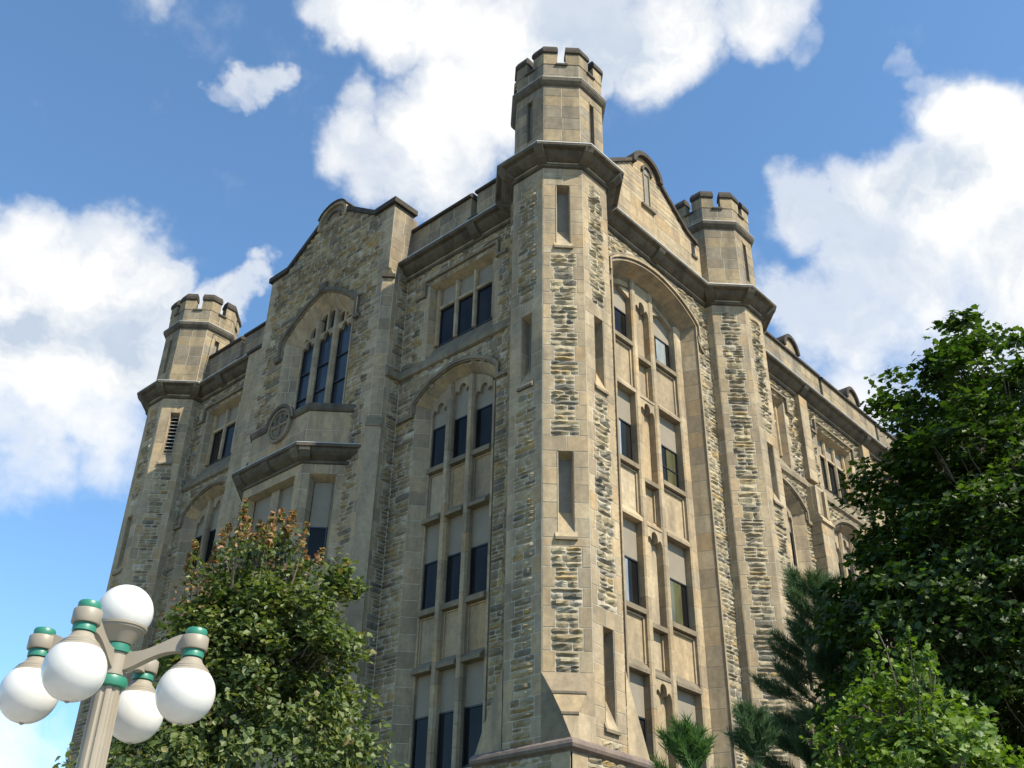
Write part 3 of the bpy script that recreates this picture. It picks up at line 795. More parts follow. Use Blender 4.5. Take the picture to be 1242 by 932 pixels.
# ---- far pavilion that steps forward at the end of the wall
mb=MB(); FP=Face((33.2,0),(0,-1),(-1,0))
wall(mb,FP,-.5,5.5,LOW,31.9,qR=(.5,.8)); FP.quad(mb,-.5,5.5,0,LOW,.02,ASH)
FQ=Face((33.2,-5.5),(1,0),(0,-1)); wall(mb,FQ,0,8,18,31.9,qL=(.5,.8)); FQ.quad(mb,0,8,0,18,.02,ASH)
FP.box(mb,-.6,5.6,31.9,32.5,-8,.15,COPR); FP.box(mb,-.5,5.5,0,31.9,-8,-.01,TUR)
mb.build('end_pavilion',B)

# ---- octagonal towers
def octo(cx,cy,r,z): 
    rr=r/math.cos(PI/8); return [(cx+rr*math.cos(PI/8+k*PI/4),cy+rr*math.sin(PI/8+k*PI/4),z) for k in range(8)]
def oface(cx,cy,ang,r):
    a=math.radians(ang); n=(math.cos(a),math.sin(a)); u=(-n[1],n[0])
    return Face((cx+n[0]*r,cy+n[1]*r),u,n)
def slit(mb,F,z0,z1,kind='plain',w=.225):
    D=-.34
    for s in (-1,1): reveal(mb,F,s*w,.03,s*(w-.05),D,z0,z1,-s,1.2)
    F.sweep(mb,[(.03,z1),(D,z1-.12),(D,z1+.02),(.03,z1+.02)],-w,w,ASH)
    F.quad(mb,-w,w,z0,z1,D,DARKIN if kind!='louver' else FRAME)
    F.sweep(mb,[(.09,z0),(D,z0+.95),(D-.02,z0)],-w,w,ASH)
    F.box(mb,-w-.1,w+.1,z0-.09,z0+.0,0,.1,SIL,.0)
    for s in (-1,1): a,b=sorted((s*w,s*(w+.1))); F.sweep(mb,[(.09,z0),(.0,z0+.2),(.0,z0)],a,b,ASH)
    if kind=='louver':
        z=z0+.6
        while z<z1-.15:
            F.sweep(mb,[(D+.01,z+.12),(D+.02,z+.14),(D+.2,z+.02),(D+.19,z)],-w+.04,w-.04,LEAD); z+=.2
def tower(cx,cy,faces,name_slits,right_extra=None):
    mb=MB(); hw_=H
    for ang in faces:
        F=oface(cx,cy,ang,R); sl=name_slits.get(ang,[]); ops=[];ash=[]
        z0t=10.0 if (ang==225 and cx==0 and cy==0) else LOW
        for (a,b,kd) in sl:
            ops.append(dict(a=-.225,b=.225,z0=a,z1=b)); ash.append((a-.28,b+.55))
            slit(mb,F.shift(0),a,b,kd)
        ash.append((28.05,99))
        wall(mb,F,-hw_,hw_,z0t,ZB,qL=(.26,.38),qR=(.26,.38),openings=ops,ash=ash,ch=.57)
        F.quad(mb,-hw_,hw_,0,z0t,.02,ASH)
    F=None
    core0=octo(cx,cy,R-.36,0); core1=octo(cx,cy,R-.36,29.2); mb.prism(core0,core1,ASH)
    t=mb.build('corner_tower',B)
    cb=MB()
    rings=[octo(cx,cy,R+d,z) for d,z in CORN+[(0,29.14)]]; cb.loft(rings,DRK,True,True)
    cb.loft([octo(cx,cy,R+d,z) for d,z in ((0,29.142),(.675,29.084),(.675,29.12),(.12,29.36),(-.1,29.38))],LEAD,True,True)
    cb.loft([octo(cx,cy,R+d,z) for d,z in ((.075,28.562),(.115,28.562),(.115,28.615),(.075,28.615))],ASH,True,True)
    for k in range(8):      # ribs under each corner
        a=PI/8+k*PI/4; n=(math.cos(a),math.sin(a)); Fk=Face((cx+n[0]*(R/math.cos(PI/8)-.04),cy+n[1]*(R/math.cos(PI/8)-.04)),(-n[1],n[0]),n)
        Fk.sweep(cb,[(0,28.50),(.17,28.54),(.40,28.62),(.62,28.84),(.70,28.97),(0,29.02)],-.17,.17,RIB)
    cb.build('cornice',t)
    tb=MB(); RT=1.665
    for k in range(8):
        ang=k*45; F=oface(cx,cy,ang,RT); hh=RT*math.tan(PI/8)
        ops=[]
        if k%2==0: ops=[dict(a=-.12,b=.12,z0=30.25,z1=32.35)]
        wall(tb,F,-hh,hh,29.3,33.98,openings=ops,ash=[(0,99)],ch=.58,mat=TUR,L=.7)
        if ops:
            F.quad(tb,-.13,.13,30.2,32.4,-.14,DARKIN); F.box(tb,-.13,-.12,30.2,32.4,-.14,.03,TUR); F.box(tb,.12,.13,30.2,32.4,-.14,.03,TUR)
            F.box(tb,-.13,.13,32.3,32.42,-.14,.04,TUR); F.box(tb,-.12,.12,30.15,30.45,-.14,.0,TUR,.2)
    tb.prism(octo(cx,cy,RT-.16,29.2),octo(cx,cy,RT-.16,33.2),TUR)
    tb.loft([octo(cx,cy,RT+d,z) for d,z in ((0,32.72),(.10,32.8),(.17,32.92),(.19,33.06),(.05,33.16),(0,33.18))],DRK,True,True)
    tb.loft([octo(cx,cy,RT+d,z) for d,z in ((.05,33.162),(.195,33.062),(.195,33.085),(.03,33.2))],LEAD,True,True)
    tu=tb.build('turret',t)
    bt=MB(); th=.36; cw=.165; RO=RT+.03
    # parapet ring
    o0=octo(cx,cy,RO-.035,33.1);i0=octo(cx,cy,RO-th,33.1);o1=octo(cx,cy,RO-.035,33.975);i1=octo(cx,cy,RO-th,33.975)
    for k in range(8):
        j=(k+1)%8
        bt.raw([i0[k],i0[j],i1[j],i1[k],o1[j],o1[k]],[(1,0,3,2),(3,5,4,2)],TUR)
    for k in range(8):
        a1=k*45; a2=a1+45; F1=oface(cx,cy,a1,RO); F2=oface(cx,cy,a2,RO)
        h1=RO*math.tan(PI/8); hi=(RO-th)*math.tan(PI/8)
        def pl(ex,z,cw2):
            return [F1.P(cw2,z,ex),F1.P((RO+ex)*math.tan(PI/8),z,ex),F2.P(-cw2,z,ex),F2.P(-cw2,z,-th-ex),F1.P((RO-th-ex)*math.tan(PI/8),z,-th-ex),F1.P(cw2,z,-th-ex)]
        bt.prism(pl(0,33.97,cw),pl(0,34.55,cw),TUR)
        bt.loft([pl(.01,34.552,cw-.01),pl(.07,34.60,cw-.025),pl(.07,34.76,cw-.025),pl(-.02,34.98,cw),pl(-.1,35.02,cw+.05)],COPR,True,True)
        F1.box(bt,-cw-.07,cw+.07,33.90,34.0,-th-.05,.06,DRK,.02)
    bt.build('battlement',tu)
    return t
t1=tower(0,0,(135,180,225,270,315),{225:[(24.78,27.62,'plain'),(13.95,16.80,'plain')],270:[(19.35,22.17,'plain'),(8.62,11.44,'plain')],180:[(19.35,22.17,'plain')]})
t2=tower(X2,0,(135,180,225,270,315,0),{270:[(19.35,22.0,'plain')]})
t3=tower(0,Y3,(90,135,180,225,270,315),{225:[(24.78,27.62,'louver')],180:[(19.35,22.17,'plain')]})
# broach stops and square base of the near tower
mb=MB(); k=R+.03
def V2(x,y,z): return (x,y,z)
zt,zl=10.0,8.15
A=(-k,-H*1.0);Bq=(-H*1.0,-k);Cq=(-k,-k)
steps=[(10.0,0.0),(9.42,.36),(8.82,.68),(8.12,1.0)]
prev=None
for i in range(3):
    (za,ta),(zb_,tb_)=steps[i],steps[i+1]; s=.03*(i)
    def pt(base,t): return (base[0]+(Cq[0]-base[0])*t,base[1]+(Cq[1]-base[1])*t)
    a0=pt(A,ta);b0=pt(Bq,ta);a1=pt(A,tb_);b1=pt(Bq,tb_)
    off=.05*(1 if i else 0)
    # weathering facet
    mb.poly([(a0[0]-off*0,a0[1],za),(a1[0],a1[1],zb_),(b1[0],b1[1],zb_),(b0[0],b0[1],za)],SIL if False else ASH)
    if i: # small drip at the foot of the facet above
        n=(-s2,-s2); w=.055
        mb.prism([(a0[0],a0[1],za-.09),(b0[0],b0[1],za-.09),(b0[0]+n[0]*w,b0[1]+n[1]*w,za-.07),(a0[0]+n[0]*w,a0[1]+n[1]*w,za-.07)],[(a0[0],a0[1],za+.02),(b0[0],b0[1],za+.02),(b0[0]+n[0]*w,b0[1]+n[1]*w,za-.01),(a0[0]+n[0]*w,a0[1]+n[1]*w,za-.01)],SIL)
    # side triangles closing against the face planes; left one coloured darker for its shade
    mb.poly([(A[0],A[1],za),(A[0],A[1],zb_),(a1[0],a1[1],zb_),(a0[0],a0[1],za)],SIL); mb.poly([(Bq[0],Bq[1],za),(b0[0],b0[1],za),(b1[0],b1[1],zb_),(Bq[0],Bq[1],zb_)],ASH)
# outer broaches at far edges
for (A2,C2) in (((-k,H),(-k,R)),((H,-k),(R,-k))):
    mb.poly([(A2[0],A2[1],10.4),(A2[0],A2[1],8.1),(C2[0],C2[1],8.1)],ASH)
    inn=(A2[0]+1.0*(1 if A2[0]==-k else 0),A2[1]+1.0*(1 if A2[1]==-k else 0))
    top=(-H,R) if A2[0]==-k else (R,-H)
    mb.poly([(A2[0],A2[1],10.4),(C2[0],C2[1],8.1),(top[0],top[1],10.4)],ASH)
# square plinth under the base course
zq=8.1
FA=Face((-k,0),(0,1),(-1,0)); FB=Face((0,-k),(1,0),(0,-1))
for F,q0,q1 in ((FA,(.4,.6),None),(FB,(.4,.6),None)):
    wall(mb,F.shift(.03),-k,R,LOW,7.8,qL=(.42,.62),qR=(.3,.3)); F.quad(mb,-k,R,0,LOW,.04,ASH)
mb.build('broach_base',t1)
mb=MB()
pr=[(0.03,7.75),(.06,7.8),(.17,7.86),(.2,7.94),(.17,8.03),(.05,8.12),(-.3,8.16)]
rings=[[(-(k+d),R,z),(-(k+d),-(k+d),z),(R,-(k+d),z)] for d,z in pr]
mb.loft(rings,PLI,False); mb.build('base_course',t1)

# ---- roof deck and added unseen inner mass that blocks light
mb=MB()
def slab(x0,x1,y0,y1,z0,z1,mat):
    mb.prism([(x0,y0,z0),(x1,y0,z0),(x1,y1,z0),(x0,y1,z0)],[(x0,y0,z1),(x1,y0,z1),(x1,y1,z1),(x0,y1,z1)],mat)
slab(.45,40,1.3,26,29.0,29.3,DARKIN)
slab(1.2,40,2.6,26,0,28.9,DARKIN)
mb.build('roof_and_light_block',B)
# thin rod from far turret to parapet
mb=MB(); mb.tube([(-.3,23.4,32.7),(-.3,21.9,31.6)],.02,FRAME,6); mb.build('stay_rod',B)
# ------------------------------------------------------------------ camera
yaw,pitch,roll=math.radians(42.74581517961616),math.radians(31.876785331153826),math.radians(1.2079173283134832)
fw=Vector((math.cos(yaw)*math.cos(pitch),math.sin(yaw)*math.cos(pitch),math.sin(pitch)))
rt=fw.cross(Vector((0,0,1))).normalized(); up=rt.cross(fw)
r2=rt*math.cos(roll)+up*math.sin(roll); u2=up*math.cos(roll)-rt*math.sin(roll)
CAM=Vector((-23.0903814,-19.15291849,1.6))
cam=bpy.data.cameras.new('camera'); co=bpy.data.objects.new('camera',cam); COL.objects.link(co)
co.matrix_world=Matrix(((r2.x,u2.x,-fw.x,CAM.x),(r2.y,u2.y,-fw.y,CAM.y),(r2.z,u2.z,-fw.z,CAM.z),(0,0,0,1)))
cam.sensor_width=36; cam.lens=1272.505516/1242*36; cam.clip_end=3000; cam.clip_start=.05
scene.camera=co
def pray(x,y): return fw+r2*((x-621)/1272.5055)-u2*((y-466)/1272.5055)
def at(x,y,hd):
    d=pray(x,y); return CAM+d*(hd/math.hypot(d.x,d.y))
exec_lamp=True
# ------------------------------------------------------------------ ground
def sheet(name,x0,x1,y0,y1,z,mat):
    m=MB(); m.poly([(x0,y0,z),(x1,y0,z),(x1,y1,z),(x0,y1,z)],mat); o=m.build(name); o['kind']='structure'; return o
GRASS=simple('paved_ground',(.17,.155,.135),.95,0,.3,.6)
LAWN=simple('lawn_grass',(.06,.085,.03),.95,0,.4,3)
ASPH=simple('asphalt',(.055,.055,.056),.9,0,.2,6)
CONC=simple('concrete_paving',(.36,.34,.31),.9,0,.12,2)
sheet('ground',-900,900,-900,900,0,GRASS)
sheet('lawn',-17.4,-2.2,-17.5,40,.004,LAWN)
def obox(name,x0,x1,y0,y1,z0,z1,mat):
    m=MB(); m.prism([(x0,y0,z0),(x1,y0,z0),(x1,y1,z0),(x0,y1,z0)],[(x0,y0,z1),(x1,y0,z1),(x1,y1,z1),(x0,y1,z1)],mat); o=m.build(name); o['kind']='structure'; return o
sheet('road',-36,-25.2,-900,900,.004,ASPH)
obox('kerb',-25.2,-25.0,-900,900,-.1,.14,CONC)
obox('sidewalk',-25.0,-17.5,-900,900,-.1,.13,CONC)
mk=simple('road_paint',(.75,.62,.12),.7)
m=MB()
for a in (-30.75,-30.5): m.poly([(a,-400,.008),(a+.12,-400,.008),(a+.12,400,.008),(a,400,.008)],mk)
o=m.build('road_marking'); o['kind']='structure'

# ------------------------------------------------------------------ lamp
IRON=simple('taupe_painted_iron',(.25,.215,.165),.5,0,.06,6)
GRN=simple('green_enamel',(.026,.165,.108),.4,0,.06,6)
def globe_mat():
    m,nt,b=newmat('opal_globe')
    tc=N(nt,'ShaderNodeTexCoord'); n=noise(nt,tc.outputs['Object'],2.2,6,.65,(1,1,.5)); nt.links.new(mix(nt,mapr(nt,n,.45,.75,0,.5),(.60,.59,.565),(.47,.455,.42)),b.inputs['Base Color']); b.inputs['Roughness'].default_value=.22
    b.inputs['Subsurface Weight'].default_value=.35; b.inputs['Subsurface Radius'].default_value=(.1,.1,.1)
    b.inputs['Specular IOR Level'].default_value=.4
    return m
OPAL=globe_mat()
HX,HY=-19.574,-12.142
L0=empty('street_lamp',(HX,HY,.13))
tag(L0,'five globe street lamp with fluted taupe post and green collars','street lamp')
def lathe(mb,cx,cy,prof,mat,n=32):
    mb.loft([[(cx+r*math.cos(2*PI*k/n),cy+r*math.sin(2*PI*k/n),z) for k in range(n)] for r,z in prof],mat,True,True)
m=MB()   # fluted post
nfl=64
rings=[]
for z,r in ((.0,.16),(.5,.15),(.55,.115),(2.2,.098),(3.30,.092),(3.52,.090)):
    rings.append([((r-(.012 if z>.5 else 0)*max(0,math.cos(8*2*PI*k/nfl))**.7)*math.cos(2*PI*k/nfl),(r-(.012 if z>.5 else 0)*max(0,math.cos(8*2*PI*k/nfl))**.7)*math.sin(2*PI*k/nfl),z) for k in range(nfl)])
m.loft(rings,IRON,True,True)
m.loft([[(r*math.cos(2*PI*k/32),r*math.sin(2*PI*k/32),z) for k in range(32)] for r,z in ((.24,0),(.24,.1),(.19,.16),(.17,.45),(.15,.52))],IRON,True,True)
m.build('post',L0,2)
HZ=3.63
m=MB(); lathe(m,0,0,[(.085,HZ-.16),(.115,HZ-.15),(.125,HZ-.12),(.115,HZ-.085),(.09,HZ-.08)],GRN); m.build('green_collar',L0,2)
m=MB(); lathe(m,0,0,[(.082,HZ-.08),(.092,HZ-.07),(.092,HZ+.084),(.08,HZ+.088)],IRON); m.build('hub',L0,2)
m=MB(); lathe(m,0,0,[(.088,HZ+.085),(.108,HZ+.088),(.110,HZ+.112),(.088,HZ+.118),(.088,HZ+.148),(.08,HZ+.152)],GRN); m.build('green_collar',L0,2)
m=MB(); lathe(m,0,0,[(.07,HZ+.15),(.095,HZ+.155),(.118,HZ+.19),(.142,HZ+.225),(.160,HZ+.25),(.168,HZ+.254),(.168,HZ+.264),(.178,HZ+.268),(.180,HZ+.284),(.15,HZ+.29)],IRON); m.build('globe_holder',L0,2)
def sphere(cx,cy,cz,r,name,par,n=48,zs=1.0):
    m=MB(); m.loft([[(cx+r*math.sin(PI*j/24)*math.cos(2*PI*k/n),cy+r*math.sin(PI*j/24)*math.sin(2*PI*k/n),cz+zs*r*math.cos(PI*j/24)) for k in range(n)] for j in range(25)][1:-1],OPAL,True,True)
    return m.build(name,par,True)
sphere(0,0,HZ+.392,.198,'globe',L0)
AL=.555; th=math.atan2(-.776,.63)+math.radians(0)
for k in range(4):
    a=th+k*PI/2; n=(math.cos(a),math.sin(a)); F=Face((0,0),(-n[1],n[0]),n)
    x,y=n[0]*AL,n[1]*AL
    m=MB(); rr=[]
    for t in [i/12 for i in range(13)]:
        d=.06+(AL-.13)*t; s=3*t*t-2*t*t*t; zc=HZ+.03+.13*s; hh=.075-.030*math.sin(PI*min(1,t*1.05))*1.0-.012*t; w=.034
        rr.append([F.P(-w,zc-hh,d),F.P(w,zc-hh,d),F.P(w*.8,zc+hh,d),F.P(-w*.8,zc+hh,d)])
    m.loft(rr,IRON,True,True)
    zc=HZ+.16
    lathe(m,x,y,[(.06,zc-.05),(.090,zc-.048),(.094,zc-.042),(.094,zc+.042),(.090,zc+.048),(.06,zc+.05)],IRON)
    arm=m.build('arm',L0,2)
    m=MB(); lathe(m,x,y,[(.05,zc+.048),(.073,zc+.05),(.075,zc+.053),(.075,zc+.092),(.068,zc+.104),(.045,zc+.112),(.008,zc+.115)],GRN); m.build('finial_cap',arm,2)
    m=MB(); lathe(m,x,y,[(.05,zc-.05),(.074,zc-.051),(.076,zc-.054),(.076,zc-.100),(.06,zc-.104)],GRN); m.build('green_collar',arm,2)
    m=MB(); lathe(m,x,y,[(.055,zc-.10),(.07,zc-.112),(.080,zc-.135),(.108,zc-.165),(.118,zc-.17),(.118,zc-.178),(.132,zc-.188),(.132,zc-.196),(.146,zc-.208),(.147,zc-.22),(.13,zc-.225)],IRON); m.build('globe_holder',arm,2)
    sphere(x,y,zc-.352,.2,'globe',arm,48,1.02)
    m=MB(); lathe(m,x,y,[(.004,zc-.548),(.014,zc-.552),(.016,zc-.560),(.006,zc-.566)],IRON,16); m.build('drain_nub',arm,2)

# ------------------------------------------------------------------ vegetation
def leaf_mat(name,stops,trans,rough=.5):
    m,nt,b=newmat(name); g=N(nt,'ShaderNodeNewGeometry')
    r=ramp(nt,stops,'LINEAR'); nt.links.new(g.outputs['Random Per Island'],r.inputs[0])
    nt.links.new(r.outputs[0],b.inputs['Base Color']); b.inputs['Roughness'].default_value=rough
    b.inputs['Specular IOR Level'].default_value=.35
    t=N(nt,'ShaderNodeBsdfTranslucent'); tcol=mix(nt,1.0,r.outputs[0],trans,'MULTIPLY'); nt.links.new(tcol,t.inputs[0])
    ad=N(nt,'ShaderNodeMixShader'); ad.inputs[0].default_value=.32
    nt.links.new(b.outputs[0],ad.inputs[1]); nt.links.new(t.outputs[0],ad.inputs[2])
    out=[n for n in nt.nodes if n.type=='OUTPUT_MATERIAL'][0]; nt.links.new(ad.outputs[0],out.inputs[0])
    return m
BARK=simple('tree_bark',(.085,.068,.05),.95,0,.4,9)
LIND=leaf_mat('linden_leaf',[(0,(.032,.055,.014)),(.35,(.068,.10,.026)),(.65,(.105,.14,.038)),(.95,(.155,.175,.052)),(.985,(.15,.12,.045)),(1,(.15,.085,.035))],(1.5,1.6,.7))
RUST=leaf_mat('rust_bract',[(0,(.22,.10,.045)),(.5,(.30,.16,.07)),(1,(.33,.24,.10))],(1.4,1.2,.8))
MAPL=leaf_mat('maple_leaf',[(0,(.013,.027,.005)),(.5,(.030,.056,.009)),(.85,(.055,.09,.013)),(1,(.09,.135,.022))],(1.5,1.9,.6))
YMAP=leaf_mat('young_maple_leaf',[(0,(.040,.080,.009)),(.5,(.082,.138,.014)),(1,(.15,.21,.026))],(1.6,1.8,.7))
NEED=leaf_mat('pine_needle',[(0,(.028,.058,.026)),(.5,(.055,.10,.042)),(1,(.09,.145,.056))],(1.2,1.4,.8),.6)
NEEDB=leaf_mat('bright_pine_needle',[(0,(.035,.08,.018)),(.5,(.06,.125,.03)),(1,(.09,.17,.04))],(1.3,1.5,.8),.6)
def basis(n):
    n=n.normalized(); a=Vector((0,0,1)) if abs(n.z)<.9 else Vector((1,0,0)); x=n.cross(a).normalized(); return x,n.cross(x)
def leaf(mb,p,n,s,mat,ang,lobed=False,fold=.25):
    x,y=basis(n); c,sn=math.cos(ang),math.sin(ang); t=x*c+y*sn; w=n.cross(t)
    n=n.normalized()
    if lobed:
        q=[(-.5,0,0),(-.30,.36,.1),(-.02,.28,.05),(.12,.52,.14),(.26,.22,.04),(.56,0,-.05),(.26,-.22,.04),(.12,-.52,.14),(-.02,-.28,.05),(-.30,-.36,.1)]
        pts=[p+t*(a*s)+w*(b*s)+n*(z*s*fold*3) for a,b,z in q]
        mb.raw(pts,[(0,1,2,5),(2,3,4,5),(5,6,7,8),(5,8,9,0)],mat)
    else:
        q=[(-.5,0,0),(-.12,.36,.12),(.22,.27,.09),(.55,0,-.08),(.22,-.27,.09),(-.12,-.36,.12)]
        pts=[p+t*(a*s)+w*(b*s)+n*(z*s*fold*3) for a,b,z in q]
        mb.raw(pts,[(0,1,2,3),(0,3,4,5)],mat)
def rdir():
    while True:
        v=Vector((ru(-1,1),ru(-1,1),ru(-1,1)))
        if .05<v.length<1: return v.normalized()
def limb(mb,a,b,r0,r1,sag=.0,n=6,k=6):
    pts=[];rad=[]; j=rdir()*((b-a).length*.07)
    for i in range(k+1):
        t=i/k; pts.append(a.lerp(b,t)+j*math.sin(PI*t)+Vector((0,0,sag*math.sin(PI*t)))); rad.append(r0+(r1-r0)*t)
    mb.tube(pts,rad,BARK,n)
def broadleaf(name,base,cen,rad,clusters,per,lsize,mat,label,cat,lobed,spread=.5,flat=.55,limbs=60,trunk=.16,bract=None,gap=.0,shell=.45,shape=None,seed=1,droop=.0,cname='crown',shoots=0,nup=.75):
    random.seed(seed)
    root=empty(name,base); tag(root,label,cat)
    off=Vector(base); mb=MB(); wb=MB(); rb=MB()
    cen=Vector(cen)-off
    lump=[(rdir(),ru(.12,.30)) for _ in range(16)]
    top=Vector((cen.x,cen.y,cen.z+rad[2]*.75))
    tr=[Vector((0,0,-.1)),Vector((cen.x*.2,cen.y*.2,cen.z*.4)),Vector((cen.x*.8,cen.y*.8,cen.z*.85)),top]
    wb.tube(tr,[trunk,trunk*.8,trunk*.5,trunk*.1],BARK,10)
    lb=0
    for i in range(clusters):
        d=rdir(); f=1.0
        for l,a in lump:
            q=max(0,d.dot(l)-.72)/.28
            f+=a*q
        f=(f-.12)/1.12
        rr=(shell+(1-shell)*math.sqrt(rnd()))*f
        if shape: rr*=shape(d)
        p=cen+Vector((d.x*rad[0],d.y*rad[1],d.z*rad[2]))*rr
        if p.z<.6: continue
        hd=math.hypot(p.x-cen.x*.8,p.y-cen.y*.8); h=min(.96,max(.28,(p.z-.75*hd)/max(top.z,.1)))
        src=Vector((cen.x*h,cen.y*h,top.z*h))
        if lb<limbs and rr>.6:
            lb+=1; limb(wb,src,p,trunk*.30*(1-h*.6),.012,.1)
        else:
            back=(p-src).normalized(); limb(wb,p-back*min(spread*1.6,(p-src).length),p,.012,.005,0,4,2)
        out=(p-cen).normalized()
        sp=spread*ru(.7,1.25)
        for j in range(int(per*ru(.6,1.4))):
            q=rdir()*sp*(rnd()**.55); q.z*=flat
            pp=p+q-Vector((0,0,droop*q.length))
            n=(Vector((0,0,1))*nup+out*.45+rdir()*.8)
            leaf(mb,pp,n,lsize*ru(.65,1.25),mat,ru(0,2*PI),lobed)
        if bract and d.z>.05 and rnd()<bract*(.4+d.z):
            for j in range(int(per*.55)):
                q=rdir()*sp*.8; q.z*=1.1
                leaf(rb,p+out*.22+q,rdir()+out*.4,lsize*ru(.4,.8),RUST,ru(0,2*PI))
    for i in range(shoots):      # upright leading shoots that break the outline
        a=ru(0,2*PI); q=ru(.0,.62); s0=cen+Vector((math.cos(a)*rad[0]*q,math.sin(a)*rad[1]*q,rad[2]*math.sqrt(1-q*q)*.86))
        d=(Vector((math.cos(a)*.35*q,math.sin(a)*.35*q,1))+rdir()*.22).normalized(); l=ru(.45,1.0)*spread*2.6
        limb(wb,s0-d*.4,s0+d*l,.014,.004,0,4,3)
        for j in range(int(per*.9)):
            t=rnd(); pp=s0+d*l*t+rdir()*spread*.42*(1.1-t)
            leaf(rb if (bract and t>.35 and rnd()<.7) else mb,pp,rdir()+Vector((0,0,.5)),lsize*ru(.6,1.1),RUST if (bract and t>.35 and rnd()<.6) else mat,ru(0,2*PI),lobed)
    wb.build('trunk',root); mb.build(cname,root)
    if rb.v: rb.build('seed_bracts',root)
    return root
# left foreground linden
ctr=at(284,910,16.0)
broadleaf('linden_tree',(ctr.x,ctr.y,0),(ctr.x,ctr.y,4.75),(1.76,1.76,3.75),680,85,.095,LIND,'leafy linden with rust brown seed bracts standing behind the globe lamp','tree',False,.33,.85,40,.13,.10,seed=6,shoots=30,shape=lambda d:(1.0-.40*max(0,d.z)*(1.12-max(0,d.z)))*(1+.40*max(0,min(.3,.12-d.z))/.3),droop=.1,nup=.5)
# big dark maple on the right
ctr=at(1288,778,20.5)
broadleaf('maple_tree',(ctr.x,ctr.y,0),(ctr.x,ctr.y,ctr.z),(3.85,3.85,4.95),1250,110,.115,MAPL,'large dark green maple towering at the right edge of the building','tree',True,.52,.42,45,.26,None,shell=.42,seed=11,shoots=14)
# bright young maple in front of it
ctr=at(1128,992,10.5)
broadleaf('young_maple_tree',(ctr.x,ctr.y,0),(ctr.x,ctr.y,3.35),(.95,.95,1.32),240,62,.066,YMAP,'young maple with bright yellow green leaves, lowest on the right','tree',True,.26,.7,40,.05,None,shell=.3,seed=23,shoots=9,nup=.4)
def pine(name,base,height,rad,mat,label,whorls,seed,nl=.13,z0=1.2):
    random.seed(seed); root=empty(name,base); tag(root,label,'tree','pines in front of the right wall'); wb=MB(); mb=MB()
    wb.tube([(0,0,-.1),(0,0,height*.5),(.03,.02,height)],[.04*height/3,.025*height/3,.01],BARK,8)
    def tuft(p,d,n=38,l=nl):
        d=d.normalized(); x,y=basis(d)
        for i in range(n):
            a=ru(0,2*PI); v=(d*ru(.55,1.1)+(x*math.cos(a)+y*math.sin(a))*ru(.25,.8)).normalized(); L=l*ru(.7,1.2)
            q,q2=basis(v); w=(q*math.cos(i)+q2*math.sin(i))*.0050
            s=p-d*ru(0,.30)*l/.14
            mb.raw([s-w,s+w,s+v*L+w*.25,s+v*L-w*.25],[(0,1,2,3)],mat)
    for wi in range(whorls):
        z=z0+(height-z0)*(wi/(whorls-1))**.9; f=1-(z-z0)/(height-z0)
        L=rad*(.24+.76*f)*ru(.85,1.1); nb=random.choice([6,7,8]); a0=ru(0,6); z+=ru(-.15,.15)
        for k in range(nb):
            a=a0+k*2*PI/nb+ru(-.3,.3); rise=ru(.15,.85)
            d=Vector((math.cos(a),math.sin(a),rise)).normalized(); l=L*ru(.55,1.15)
            s=Vector((0,0,z)); e_=s+d*l; limb(wb,s,e_,.016,.006,-.05*l,5,4)
            m_=max(2,int(l/.13))
            for q in range(m_+1):
                t=.42+.58*q/m_; p=s.lerp(e_,t)
                tuft(p,d+Vector((0,0,.7)))
                if q%1==0:
                    for sd in (-1,1):
                        dd=(d+Vector((-d.y,d.x,0))*sd*ru(.6,1.2)+Vector((0,0,ru(.2,.8)))).normalized(); pe=p+dd*.22*(1.2-t*.6)*min(1.5,l); 
                        limb(wb,p,pe,.006,.004,0,4,2); tuft(pe,(dd+Vector((0,0,.6))).normalized())
    tuft(Vector((.03,.02,height)),Vector((0,0,1)),50)
    wb.build('trunk',root); mb.build('needles',root)
    return root
p=at(985,712,22.0); pine('pine_tree',(p.x,p.y,0),p.z,2.5,NEED,'tall dark pine in front of the right wall, beside the big maple',13,31,.20,3.0)
p=at(835,886,12.5); pine('pine_tree',(p.x,p.y,0),p.z,1.05,NEEDB,'small bright pine top poking up below the arched window bay',9,32,.13,2.0)
p=at(912,880,13.5); pine('pine_tree',(p.x,p.y,0),p.z,1.0,NEED,'small pine top between the bright pine and the tall dark pine',9,33,.13,2.2)

# ------------------------------------------------------------------ light and sky
sd=Vector((.085,-1.0,1.10)).normalized()
sun=bpy.data.lights.new('sun','SUN'); sun.energy=5.0; sun.angle=math.radians(.53); sun.color=(1,.92,.76)
so=bpy.data.objects.new('sun',sun); COL.objects.link(so); so.location=(0,-60,60)
so.rotation_euler=(-sd).to_track_quat('-Z','Y').to_euler()
w=bpy.data.worlds.new('World'); scene.world=w; w.use_nodes=True; nt=w.node_tree; nt.nodes.clear()
out=N(nt,'ShaderNodeOutputWorld'); bg=N(nt,'ShaderNodeBackground'); nt.links.new(bg.outputs[0],out.inputs[0])
sky=N(nt,'ShaderNodeTexSky'); sky.sky_type='NISHITA'; sky.sun_disc=False
sky.sun_elevation=math.asin(sd.z); sky.sun_rotation=math.atan2(sd.x,sd.y); sky.air_density=.9; sky.dust_density=.15; sky.ozone_density=1.4
tc=N(nt,'ShaderNodeTexCoord')
SKYS=.115
